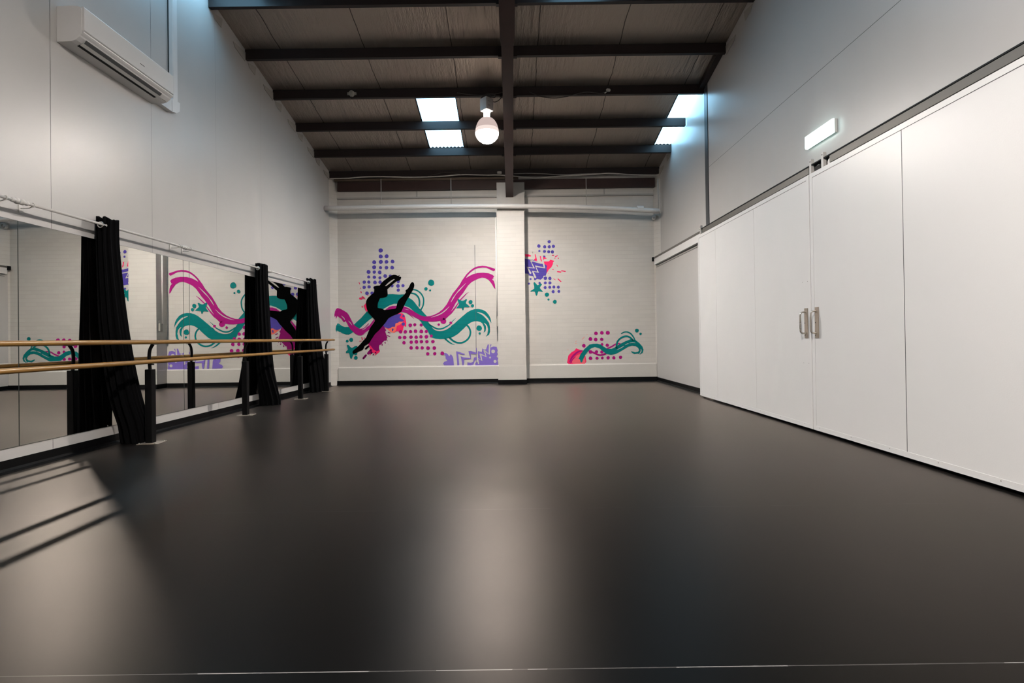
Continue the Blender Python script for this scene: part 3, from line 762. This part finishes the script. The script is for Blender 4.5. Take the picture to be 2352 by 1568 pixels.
struct(o, 'trim_60', M['door'], 'white cover strip under the track above the fixed panel', 'trim')
for k, z in enumerate((2.585, 2.545)):
    o = MB(); o.box(XLOW - .004, XLOW + .001, 8.62, 11.5, z, z + .011)
    struct(o, 'trim_%d' % (61 + k), M['stripsteel'], ('upper' if k == 0 else 'lower') + ' of two thin dark grooves above the fixed panel at the far right', 'trim')
o = MB(); o.rbox((XD + .03, 8.36, .012), (.02, .045, .012), 0, .004)
tag(o.build('floor_guide', M['stainless']), 'small metal floor guide under the far corner of the far sliding door', 'door guide')

# ------------------------------------------------------------------ exit sign
sg = thing('exit_sign', 'lit box exit sign on the right wall above the doors', 'sign', (XR, 5.47, 3.04))
y0, y1, z0, z1 = 5.245, 5.725, 3.06, 3.205
o = MB(); o.extrude([(XR - .001, z0 + .005), (XR - .028, z0 + .005), (XR - .028, z1 - .003), (XR - .001, z1 - .003)], 'Y', y0 - .004, y1 + .004); o.build('housing', M['signbody'], sg)
o = MB(); o.extrude([(XR - .028, z0), (XR - .050, z0 + .004), (XR - .055, z0 + .012), (XR - .055, z1 - .012), (XR - .050, z1 - .004), (XR - .028, z1)], 'Y', y0, y1); o.build('diffuser', M['sign'], sg)
o = MB(); o.box(XR - .0565, XR - .0552, y0 + .10, y1 - .03, z0 + .02, z1 - .01); o.build('legend_panel', M['signpanel'], sg)

# ------------------------------------------------------------------ small wall fittings
q = on(1, 11.5, 1500.5, 501)
sc_ = thing('security_camera', 'small white dome security camera under the pipe in the far right corner', 'camera', (q.x, 11.5, q.z))
o = MB(); o.tube(catmull([(XR - .02, 11.5, q.z - .0), (XR - .03, 11.49, q.z + .055), (q.x + .05, 11.48, q.z + .07), (q.x, 11.48, q.z + .055)], 5), .018, 10); o.build('bracket', M['white'], sc_)
o = MB(); o.lathe((q.x, 11.47, q.z), [(0, -.045), (.02, -.042), (.036, -.026), (.045, 0), (.045, .03), (.038, .05), (0, .055)], 20); o.build('dome', M['white'], sc_)
for dx in (-.012, .012):
    o = MB(); o.lathe((q.x + dx - .004, 11.43, q.z - .012), [(.0, -.004), (.008, -.003), (.008, .01)], 10, 'Y'); o.build('lens', M['black'], sc_)
o = MB(); o.tube([(-.315, 11.42, 1.42), (-.315, 11.42, 3.7)], .016, 10)
cd = tag(o.build('conduit', M['conduit']), 'white conduit pipe up the left side of the brick pillar', 'conduit')
q = on(1, 11.4, 1141, 740)
so = thing('switch_box', 'small grey switch box on the left side of the brick pillar', 'switch', (-.32, 11.36, q.z - .09))
MB().rbox((-.312, 11.36, q.z - .01), (.019, .045, .085), 0, .004).build('box', M['socket'], so)
MB().rbox((-.305, 11.33, q.z + .105), (.008, .012, .03), 0, .002).build('conduit_stub', M['socket'], so)

# ------------------------------------------------------------------ mural, painted on the brick face
PY = YB - .0015
MC = {k: brick_mat('mural_' + k, c_, .6, .75, spec=.12) for k, c_ in dict(
    teal=srgb(0, 112, 110), magenta=srgb(158, 18, 112), purple=srgb(78, 66, 152), lilac=srgb(122, 102, 182),
    pink=srgb(235, 40, 98), coral=srgb(235, 112, 94), rose=srgb(235, 100, 112), blush=srgb(214, 156, 146), black=(.0015, .0015, .0016), deep=srgb(130, 6, 94), bare=(.51, .48, .44)).items()}
def paint_pt(x, y):
    p = on(1, PY, x, y)
    if p.x < -3.90:
        n = Vector((11.6 - 11.455, -(-3.90 - (XL - .01)), 0)); n.normalize()
        a = Vector((-3.90, YB, 0)) + n*.002
        d = ray(x, y); p = EYE + d*((a - EYE).dot(n)/d.dot(n))
    return p
class Paint:
    def __init__(s, root): s.root, s.y = root, {}
    def put(s, part, mat, mb):
        mb.build(part.split('|')[0], MC[mat], s.root)
    def lay(s, part):
        if part not in s.y: s.y[part] = PY - .0006*(len(s.y) + 1)
        return s.y[part]
    def poly(s, part, mat, pts, smooth=0):
        y = s.lay(part); mb = MB()
        if smooth: pts = catmull(pts, smooth, True)
        vs = [paint_pt(*p) for p in pts]
        bm = bmesh.new(); bv = [bm.verts.new((p.x, p.y + y - PY, p.z)) for p in vs]
        es = [bm.edges.new((bv[i], bv[(i + 1) % len(bv)])) for i in range(len(bv)) if (bv[i].co - bv[(i + 1) % len(bv)].co).length > 1e-6]
        bmesh.ops.triangle_fill(bm, use_beauty=True, use_dissolve=False, edges=es)
        bm.verts.index_update()
        mb.add([v.co.copy() for v in bm.verts], [[v.index for v in f.verts] for f in bm.faces]); bm.free()
        s.put(part, mat, mb)
    def disc(s, x, y_, r, k=22, jit=.05):
        rr = random.uniform(0, 6.28)
        return [(x + r*(1 + jit*math.sin(3*a + rr))*math.cos(a), y_ + r*(1 + jit*math.sin(2*a + rr))*math.sin(a)) for a in (2*PI*i/k for i in range(k))]
    def dot(s, part, mat, x, y_, r):
        s.poly(part, mat, s.disc(x, y_, r))
    def stroke(s, part, mat, pts, w, k=6):
        pts = catmull(pts, k) if len(pts) > 2 else pts
        ws = w if isinstance(w, (list, tuple)) else [w, w]
        n = len(pts); L, R = [], []
        for i, p in enumerate(pts):
            a, b = pts[max(i - 1, 0)], pts[min(i + 1, n - 1)]
            dx, dy = b[0] - a[0], b[1] - a[1]; d = math.hypot(dx, dy) or 1
            t = i/(n - 1)*(len(ws) - 1); j = min(int(t), len(ws) - 2); ww = (ws[j] + (ws[j + 1] - ws[j])*(t - j))/2
            L.append((p[0] - dy/d*ww, p[1] + dx/d*ww)); R.append((p[0] + dy/d*ww, p[1] - dx/d*ww))
        y = s.lay(part); mb = MB()
        w3 = lambda ps: [(v.x, v.y + y - PY, v.z) for v in (paint_pt(*p) for p in ps)]
        mb.add(w3(L + R), [(i, i + 1, n + i + 1, n + i) for i in range(n - 1)])
        for q_, ww in ((pts[0], ws[0]), (pts[-1], ws[-1])):
            if ww > .9:
                c = w3(s.disc(q_[0], q_[1], ww/2*.98, 12, 0)); mb.add(c, [tuple(range(12))])
        s.put(part, mat, mb)
    def done(s): pass
def Z(ox, oy, sc):
    f = lambda pts: [(ox + p[0]/sc, oy + p[1]/sc) for p in pts]
    f.s = sc; return f
A, B, C_, D, E, G = (Z(820, 560, 9.8), Z(760, 680, 9.8), Z(890, 640, 9.8), Z(1000, 600, 9.8), Z(1000, 700, 9.8), Z(1195, 540, 9.8))
FF, HH = Z(840, 700, 9.8), Z(1290, 740, 11.76)
def dots(P, part, mat, z, lst):
    for d in lst: P.dot(part, mat, *z([d[:2]])[0], d[2]/z.s)

mu = thing('wall_mural', 'large spray painted mural of a leaping dancer over ribbons, left of the pillar', 'mural', tuple(on(1, PY, 955, 838)))
P = Paint(mu)
dots(P, 'purple_dot', 'purple', A, [(532,148,50),(533,282,46),(667,278,44),(388,411,45),(535,405,46),(663,404,42),(800,395,42),(386,527,45),(529,533,36),(663,535,41),(792,533,43),(260,630,45),(389,634,38),(511,640,42),(263,743,35),(390,749,39),(516,763,35),(635,722,42),(750,725,36),(163,860,38),(266,858,36),(405,866,42),(520,860,40),(161,977,38),(272,967,38),(225,1110,42),(340,1110,40),(922,945,41),(1034,938,36),(929,1040,37),(930,850,34),(790,945,34),(400,985,36)])
# teal ribbon
up = B([(155,605),(200,630),(250,670),(310,690),(390,690),(440,680),(520,640),(590,570),(680,490),(760,400),(820,335)]) + A([(440,1290),(520,1200),(690,1132),(800,1128),(950,1138),(1060,1132)]) + \
     C_([(400,370),(480,425),(560,475),(620,540),(665,605),(710,650),(740,690),(770,715),(830,780),(890,845),(915,965),(960,1030),(1000,1085),(1060,1140),(1130,1162),(1220,1165),(1310,1140),(1400,1090),(1480,1020)]) + \
     D([(400,1425),(480,1350),(560,1280),(640,1210),(720,1145),(800,1100),(880,1075),(960,1070),(1060,1085),(1140,1130),(1200,1200),(1240,1280),(1262,1385)])
lo = E([(1205,385),(1230,500),(1232,600),(1210,670),(1130,720),(1170,660),(1185,560),(1165,470),(1135,430),(1140,520),(1130,590),(1085,630),(1100,560),(1090,490),(1060,420),(1010,385),(940,368),(870,370),(800,395),(730,440),(690,480),(600,570),(500,660),(400,720),(350,740),(200,770),(100,772),(0,760)]) + \
     C_([(1010,1325),(960,1280),(930,1230),(900,1160),(850,1110),(800,1050),(760,980),(720,930),(690,890),(600,740),(500,650),(400,610),(320,590)]) + \
     [(912, 697.5), (905, 697.5), (893, 702), (880, 710), (868, 707)] + B([(930,490),(870,530),(800,590),(720,660),(650,725),(560,780),(490,815),(450,845),(400,868),(340,865),(270,840),(220,810),(170,795),(150,770),(135,825),(128,770),(115,805),(105,740),(120,660)])
P.poly('teal_ribbon', 'teal', up + lo)
for z, pts, w in ((C_, [(570,245),(640,255),(720,300),(780,370),(812,450),(812,540),(795,620),(750,700)], 32), (C_, [(540,325),(620,345),(690,410),(718,490),(720,570),(705,640)], 38),
                  (E, [(700,450),(750,500),(782,570),(788,640),(765,720),(710,790),(630,840),(550,855),(460,840),(390,800),(320,740)], 40)):
    P.stroke('teal_ribbon', 'teal', z(pts), w/z.s)
P.stroke('teal_ribbon', 'teal', E([(220,760),(300,830),(370,875),(440,900)]), [40/9.8, 30/9.8, 4/9.8])
P.stroke('teal_ribbon', 'teal', C_([(960,1040),(1040,1090),(1130,1128),(1230,1122),(1320,1080),(1400,1030),(1470,950),(1540,885)]), [30/9.8, 36/9.8, 34/9.8, 24/9.8, 4/9.8])
P.poly('magenta_splatter', 'pink', FF([(60,860),(160,880),(300,1000),(320,1035),(300,1070),(240,1100),(150,1070),(100,1000)]), 4)
P.poly('magenta_splatter_core', 'deep', FF([(400,450),(425,500),(440,540),(465,570),(440,600),(455,640),(470,680),(475,700),(490,740),(470,770),(485,790),(450,800),(440,825),(420,800),(400,830),(370,850),(375,880),(350,870),(330,905),(310,900),(300,960),(308,1025),(270,1035),(240,1045),(210,1020),(180,1010),(120,930),(70,880),(-20,820),(40,700),(200,480),(330,440)]))
for z, lst in ((FF, [((505,615),(548,632),22), ((490,690),(545,712),20), ((370,890),(372,905),26), ((435,840),(440,860),24), ((503,880),(504,882),10), ((480,800),(490,815),12), ((65,925),(5,985),44), ((60,1090),(120,1020),60), ((110,1090),(135,1075),50), ((220,1075),(225,1078),34), ((165,1125),(180,1110),24)]),
               (B, [((735,1395),(790,1330),46), ((790,1180),(845,1130),46)])):
    for a, b, w in lst: P.stroke('splatter_fleck', 'deep', z([a, b]), w/9.8)
P.poly('coral_splash', 'pink', FF([(770,180),(840,195),(880,240),(900,320),(915,400),(910,500),(860,470),(840,560),(815,640),(770,630),(740,600),(700,590),(640,630),(570,612),(520,575),(440,515),(600,250)]))
P.poly('coral_patch', 'coral', FF([(445,512),(520,540),(560,490),(640,480),(670,420),(740,400),(780,370),(840,385),(800,420),(760,450),(700,480),(690,540),(650,620),(590,615),(520,575)]), 3)
P.poly('purple_patch', 'purple', FF([(775,200),(800,230),(765,270),(780,300),(830,320),(860,360),(800,380),(760,375),(720,405),(670,420),(660,490),(600,490),(560,520),(500,530),(440,505),(395,460),(450,330),(620,240)]), 2)
dots(P, 'purple_patch', 'purple', FF, [(850,250,26),(845,430,38),(610,550,20),(605,575,16)])
# magenta ribbon
upL = B([(155,265),(230,290),(310,335),(370,375),(410,430),(460,530),(510,630),(560,680),(650,735),(740,720),(800,660),(850,608),(860,620),(820,690),(870,650),(960,535),(1000,530)])
loL = B([(920,660),(870,760),(820,812),(760,850),(680,885),(620,882),(560,850),(500,800),(440,740),(400,680),(360,600),(330,560),(310,585),(285,580),(240,510),(180,470),(150,450),(110,520),(118,440),(85,470),(80,420),(95,340),(120,285)])
P.poly('magenta_ribbon', 'magenta', upL + loL)
upR = A([(640,1480),(720,1418),(800,1393),(900,1390)]) + C_([(280,600),(370,622),(450,650),(540,700),(650,770),(740,820),(830,850),(960,840),(1060,805),(1150,760),(1250,680),(1330,580),(1400,450),(1470,330)]) + \
      D([(490,600),(550,520),(600,430),(650,360),(700,290),(780,210),(870,145),(960,110),(1060,100),(1150,108),(1240,135),(1345,168),(1345,200),(1310,225),(1240,190),(1150,145),(1060,140),(960,152),(880,182),(790,250),(720,325),(690,375),(760,332),(850,287),(950,262),(1080,255),(1200,268),(1290,305),(1325,345),(1300,370),(1310,390),(1275,400),(1320,450),(1340,520),(1350,625)])
loR = D([(1320,600),(1270,510),(1200,420),(1120,375),(1050,365),(980,385),(900,420),(820,465),(740,540),(680,630),(620,720),(560,790),(510,860),(450,950),(400,1050),(350,1130),(440,1030),(520,920),(530,935),(440,1080),(370,1170),(300,1230),(235,1295),(150,1330),(60,1345)]) + \
      C_([(1100,960),(1000,965),(900,960),(800,945),(720,920),(660,890),(590,850),(520,805),(440,770),(340,750),(250,745)]) + [(900, 722)]
P.poly('magenta_ribbon', 'magenta', upR + loR)
P.stroke('magenta_ribbon', 'magenta', C_([(460,775),(530,830),(600,902)]), [24/9.8, 22/9.8, 4/9.8])
P.stroke('magenta_ribbon', 'magenta', D([(560,870),(640,790),(700,730),(750,695)]), [26/9.8, 22/9.8, 4/9.8])
dots(P, 'magenta_ribbon', 'magenta', C_, [(1258,950,66),(1155,1032,28),(1425,992,33)])
dots(P, 'magenta_dot', 'magenta', FF, [(1003,458,42),(1106,447,36),(1250,452,36),(893,605,40),(1010,600,38),(1122,590,40),(1253,595,42),(1365,597,36),(768,733,38),(877,733,42),(1020,725,40),(1138,726,38),(1245,715,38),(1366,717,42),(1478,700,34),(863,850,38),(1026,837,38),(1142,830,42),(1255,827,40),(1377,828,38),(1513,826,40),(1023,965,40),(1155,963,38),(1272,965,38),(1402,970,42),(1545,970,42),(1397,1100,38),(1555,1098,38),(785,605,38)])
# bare brick slits left in the ribbons
for z, pts, w in ((D, [(690,490),(510,680),(420,800),(350,920)], [3, 22, 10, 22, 3]), (D, [(320,1010),(230,1100),(130,1175),(0,1232),(-100,1260)], [3, 18, 20, 16, 3]),
                  (B, [(235,440),(290,490),(320,540)], [3, 18, 3]), (B, [(395,555),(440,600),(480,655)], [3, 16, 3]), (B, [(740,845),(800,815),(860,765)], [3, 22, 8]), (B, [(700,760),(760,735),(850,640)], [3, 12, 6]),
                  (E, [(940,165),(1060,210),(1150,290),(1215,380),(1250,420)], [6, 36, 40, 40, 20]), (E, [(1100,410),(1150,470),(1170,560)], [10, 30, 34]),
                  (C_, [(1000,1090),(1080,1148),(1200,1165),(1320,1135),(1420,1075)], [3, 18, 22, 20, 14]), (C_, [(690,600),(725,660),(740,640)], [6, 30, 10]), (C_, [(380,680),(440,692),(480,700)], [2, 8, 2])):
    P.stroke('bare_slit', 'bare', z(pts), [v/z.s for v in w])
dots(P, 'teal_dot', 'teal', C_, [(985,88,70),(868,228,38),(961,263,23)])
dots(P, 'teal_dot', 'teal', D, [(793,917,46),(836,1000,36)]); dots(P, 'teal_dot', 'teal', E, [(985,522,62),(998,640,25)])
dots(P, 'teal_dot', 'teal', B, [(460,982,45),(370,1010,32),(565,1385,42)])
P.poly('teal_star|a', 'teal', D([(520,850),(565,875),(610,890),(660,870),(690,850),(715,862),(690,930),(702,955),(768,1012),(760,1030),(650,1035),(640,1080),(625,1105),(605,1090),(585,1045),(500,1055),(475,1045),(535,970),(512,910),(500,860)]), 2)
P.poly('teal_star|b', 'teal', B([(380,1095),(363,1115),(388,1200),(345,1240),(350,1280),(410,1280),(430,1370),(455,1408),(475,1400),(510,1315),(560,1322),(595,1310),(598,1290),(570,1230),(602,1130),(582,1115),(540,1125),(480,1160),(440,1140),(410,1105)]), 2)
# purple block at the lower right
P.poly('purple_block', 'lilac', E([(195,1080),(250,1085),(290,1120),(315,1160),(330,1125),(350,1110),(385,1150),(405,1200),(420,1360),(200,1358),(172,1320),(200,1280),(270,1255),(230,1200),(232,1150),(205,1120)]))
P.poly('purple_block', 'lilac', E([(470,1040),(540,1060),(670,1105),(650,1125),(515,1095),(525,1200),(540,1360),(495,1360)]))
P.poly('purple_block', 'lilac', E([(570,1155),(640,1180),(790,1195),(760,1110),(745,1040),(800,1035),(920,1075),(915,975),(930,960),(940,1100),(880,1110),(800,1095),(805,1215),(650,1225),(650,1300),(635,1360),(610,1360),(590,1240)]))
P.poly('purple_block', 'lilac', E([(720,1290),(800,1300),(850,1280),(870,1185),(930,1170),(935,1235),(890,1255),(860,1340),(800,1360),(720,1360)]))
P.poly('purple_block', 'lilac', E([(900,1360),(900,1310),(960,1270),(960,1040),(1045,1060),(1060,975),(1085,1000),(1140,1000),(1180,888),(1200,890),(1265,890),(1240,960),(1310,935),(1380,945),(1405,1030),(1388,1060),(1405,1110),(1380,1160),(1414,1200),(1400,1250),(1415,1300),(1415,1360)]))
P.stroke('bare_zigzag', 'bare', E([(1222,885),(1212,1110),(1100,1022)]), 34/9.8, 1); P.stroke('bare_zigzag', 'bare', E([(1100,1030),(1142,1160),(1010,1108)]), 34/9.8, 1)
P.stroke('bare_zigzag', 'bare', E([(1015,1112),(1045,1248),(950,1200),(972,1315)]), 34/9.8, 1)
dots(P, 'bare_spot', 'bare', E, [(1300,1045,42),(1232,1183,22),(1343,1270,34)])
dots(P, 'corner_dot', 'magenta', E, [(158,1087,42)])
# pink splashes on the left
P.poly('pink_splash', 'pink', B([(800,150),(770,180),(745,220),(770,270),(790,330),(840,330),(840,160)]), 3)
for a, b, w in (((50,870),(65,905),16), ((90,1070),(100,1100),18), ((70,1225),(105,1235),38), ((120,1190),(150,1215),30), ((150,1190),(185,1240),14), ((118,1405),(120,1425),24), ((80,990),(85,1005),14), ((150,1060),(152,1066),10), ((240,1150),(255,1165),14)):
    P.stroke('pink_fleck', 'pink', A([a, b]), w/9.8)
for a, b, w in (((700,930),(715,980),22), ((760,940),(780,950),20), ((650,1010),(690,1010),14), ((1000,1320),(1040,1290),16), ((880,1330),(900,1290),14)):
    P.stroke('pink_fleck', 'pink', B([a, b]), w/9.8)
# the dancer
dn = A([(395,955),(470,937),(512,935),(545,890),(590,840),(650,795),(720,745),(790,705),(850,693),(900,708),(930,718),(955,703),(963,712),(948,735),(985,740),(1000,760),(985,790),(965,822),(900,838),(850,875),(800,915),(750,965),(705,1008),(688,1025),(693,1100),(692,1160),(660,1190),(600,1210),(545,1218),(520,1225),(500,1270),(480,1320),(468,1370),(470,1438),(540,1450),(590,1468),(625,1485),(720,1475),(800,1465),(875,1450),(895,1390),(920,1300),(960,1240),(1030,1180),(1095,1105),(1100,1080),(1095,1045),(1130,1020),(1165,980),(1190,930),(1215,880),(1250,860),(1277,875),(1292,910),(1290,960),(1265,1030),(1225,1100),(1180,1180),(1130,1260),(1090,1340),(1050,1420),(1010,1510)]) + \
     C_([(300,745),(230,790),(130,830),(40,880)]) + B([(1290,510),(1265,545),(1230,600),(1180,655),(1110,740),(1050,800),(990,860),(940,940),(900,1000),(860,1060),(800,1095),(760,1130),(745,1170),(720,1205),(670,1230),(610,1255),(560,1280),(515,1300),(490,1270),(495,1235),(530,1200),(580,1160),(640,1105),(690,1050),(740,990),(790,940),(815,880),(850,800),(890,710),(930,650),(970,590),(995,545),(960,500),(900,430),(850,370),(810,280),(798,200),(795,130),(815,70),(860,15)]) + \
     A([(330,1140),(375,1105),(388,1060),(390,1010),(378,985)])
P.poly('dancer_silhouette', 'black', dn, 2)
P.poly('arm_gap', 'bare', A([(635,948),(700,880),(770,825),(830,793),(855,797),(800,842),(730,898),(660,948)]))
P.done()
for ch in mu.children:
    if ch.name.startswith('dancer'): ch['label'] = 'black silhouette of a leaping dancer'

m3 = thing('wall_mural', 'small mural of purple dots, zigzags and a star high beside the pillar', 'mural', tuple(on(1, PY, 1250, 698)))
P = Paint(m3)
dots(P, 'purple_dot', 'purple', G, [(650,147,36),(418,243,38),(550,260,36),(653,260,36),(745,250,37),(545,365,34),(640,372,34),(723,375,36),(565,968,40),(667,972,38),(563,1073,34),(667,1073,36),(560,1177,34),(663,1170,34),(757,1165,34),(857,1168,34),(740,1270,34),(868,1265,32),(230,985,24),(335,985,28),(195,1090,25),(435,1075,26),(430,355,24),(535,485,30)])
P.poly('pink_splash', 'pink', G([(100,430),(180,430),(240,450),(240,480),(120,485)])); P.poly('pink_splash', 'pink', G([(325,430),(345,430),(380,575),(330,575),(300,545),(340,520)]))
P.poly('pink_splash', 'pink', G([(415,470),(500,475),(560,500),(600,530),(540,530),(520,590),(640,590),(680,550),(770,580),(735,610),(735,650),(700,720),(640,775),(610,830),(592,860),(575,760),(520,600),(470,590)]))
P.poly('purple_patch', 'purple', G([(100,520),(190,525),(300,560),(380,590),(470,640),(560,655),(605,690),(590,740),(600,790),(590,860),(575,910),(525,912),(510,960),(460,1000),(380,985),(330,1005),(290,925),(200,905),(180,868),(100,862)]))
for pts in ([(270,390),(400,400)], [(400,395),(458,632),(225,562),(312,738),(160,722),(228,850)], [(495,420),(490,510),(545,732),(345,700),(402,832),(280,812),(338,945)], [(100,500),(230,530),(250,590)]):
    P.stroke('bare_zigzag', 'bare', G(pts), 44/9.8, 1)
for a, b, w in (((840,820),(910,830),26), ((930,800),(1012,815),24), ((850,985),(915,1045),24), ((790,485),(835,460),20), ((720,450),(750,452),20), ((850,518),(862,520),18), ((775,518),(785,520),14), ((820,670),(840,700),14), ((720,770),(750,772),12), ((750,980),(790,1005),12), ((640,860),(642,862),14)):
    P.stroke('pink_fleck', 'pink', G([a, b]), w/9.8)
P.poly('teal_star', 'teal', G([(320,1055),(350,1085),(395,1125),(440,1090),(475,1093),(487,1115),(440,1185),(500,1255),(498,1280),(410,1265),(385,1340),(365,1365),(345,1340),(322,1270),(240,1275),(233,1250),(315,1200),(302,1110),(298,1070)]), 2)
dots(P, 'teal_dot', 'teal', G, [(598,1337,48),(635,1447,24),(778,1498,44)])
P.done()

m4 = thing('wall_mural', 'small mural of a teal wave with magenta dots low on the back wall, far right', 'mural', tuple(on(1, PY, 1390, 836)))
P = Paint(m4)
P.poly('pink_splash', 'pink', HH([(145,1090),(180,900),(260,810),(350,760),(390,700),(520,750),(600,800),(640,900),(670,1060),(620,1130),(200,1132)]))
P.poly('rose_patch', 'rose', HH([(300,1110),(330,980),(430,880),(540,860),(620,950),(640,1060),(600,1115)]), 3)
dots(P, 'magenta_dot', 'magenta', HH, [(927,297,50),(1086,282,50),(1245,282,55),(777,450,52),(920,465,50),(1082,458,46),(600,630,50),(1232,618,46),(1090,600,40),(780,800,50),(940,800,46),(1085,800,44),(780,970,50),(955,968,42),(1100,962,38),(1255,958,46),(1410,957,44),(1590,945,46)])
for pts, w in (([(220,1070),(270,960),(370,850),(460,790),(560,765)], [30, 50, 46, 30]), ([(245,1100),(290,1010),(380,930)], [24, 24, 6]), ([(700,765),(780,780),(850,812),(950,862),(1030,885),(1110,875),(1200,840)], [30, 44, 46, 50]), ([(1230,710),(1350,655),(1450,592),(1520,578),(1590,580)], [40, 36, 30])):
    P.stroke('magenta_wave', 'magenta', HH(pts), [v/11.76 for v in w])
P.poly('teal_wave', 'teal', HH([(455,985),(480,930),(510,860),(600,735),(750,600),(850,578),(960,573),(1060,600),(1130,652),(1230,712),(1350,716),(1450,670),(1530,610),(1620,560),(1720,510),(1860,455),(1950,470),(2020,495),(2100,560),(2180,650),(2212,740),(2190,820),(2120,870),(2060,845),(1960,860),(1890,815),(1868,780),(1900,783),(1980,808),(2060,795),(2092,750),(2060,685),(2000,645),(1900,632),(1800,660),(1680,732),(1560,803),(1450,858),(1330,880),(1200,850),(1100,770),(1020,705),(900,668),(800,700),(710,785),(640,880),(590,980),(550,1085),(515,1080),(490,1000)]))
P.stroke('teal_wave', 'teal', HH([(1485,690),(1485,620),(1510,520),(1580,440),(1680,385),(1780,380),(1860,420),(1930,490)]), 50/11.76)
P.stroke('teal_wave', 'teal', HH([(1615,303),(1690,265),(1780,263),(1870,310),(1940,400),(1985,500)]), [30/11.76, 38/11.76, 36/11.76])
dots(P, 'teal_dot', 'teal', HH, [(2030,222,52),(2130,312,34)])
for pts, w in (([(1490,742),(1600,690),(1685,638)], [6, 18, 8]), ([(1710,612),(1760,585),(1810,570)], [6, 18, 8]), ([(1830,560),(1920,545),(1990,558)], [6, 22, 6]), ([(2142,720),(2145,780),(2105,845)], [10, 24, 16])):
    P.stroke('bare_slit', 'bare', HH(pts), [v/11.76 for v in w])
for a, b, w in (((555,460),(610,400),24), ((680,340),(690,325),16), ((380,520),(400,505),18), ((370,570),(400,575),18), ((170,740),(175,745),22), ((75,1175),(100,1165),22), ((80,1010),(90,1012),16), ((520,530),(522,532),12), ((80,820),(84,824),10), ((580,545),(600,545),14)):
    P.stroke('pink_fleck', 'blush', HH([a, b]), w/11.76)
P.done()

for ob in list(COL.objects):
    if '_b' in ob.keys(): del ob['_b']

# ------------------------------------------------------------------ world and view
w = bpy.data.worlds.new('world'); SC.world = w; w.use_nodes = True
bg = w.node_tree.nodes.get('Background') or w.node_tree.nodes.new('ShaderNodeBackground')
bg.inputs[0].default_value = (.30, .42, .55, 1); bg.inputs[1].default_value = .3
vs = SC.view_settings
vs.view_transform = 'Standard'; vs.look = 'None'; vs.gamma = 1; vs.use_curve_mapping = False
vs.exposure = 0.0
cy = SC.cycles
cy.use_denoising = True
cy.use_guiding = True
cy.max_bounces = 10; cy.diffuse_bounces = 5; cy.glossy_bounces = 5
cy.sample_clamp_indirect = 30
cy.caustics_reflective = True
cy.blur_glossy = 0.3
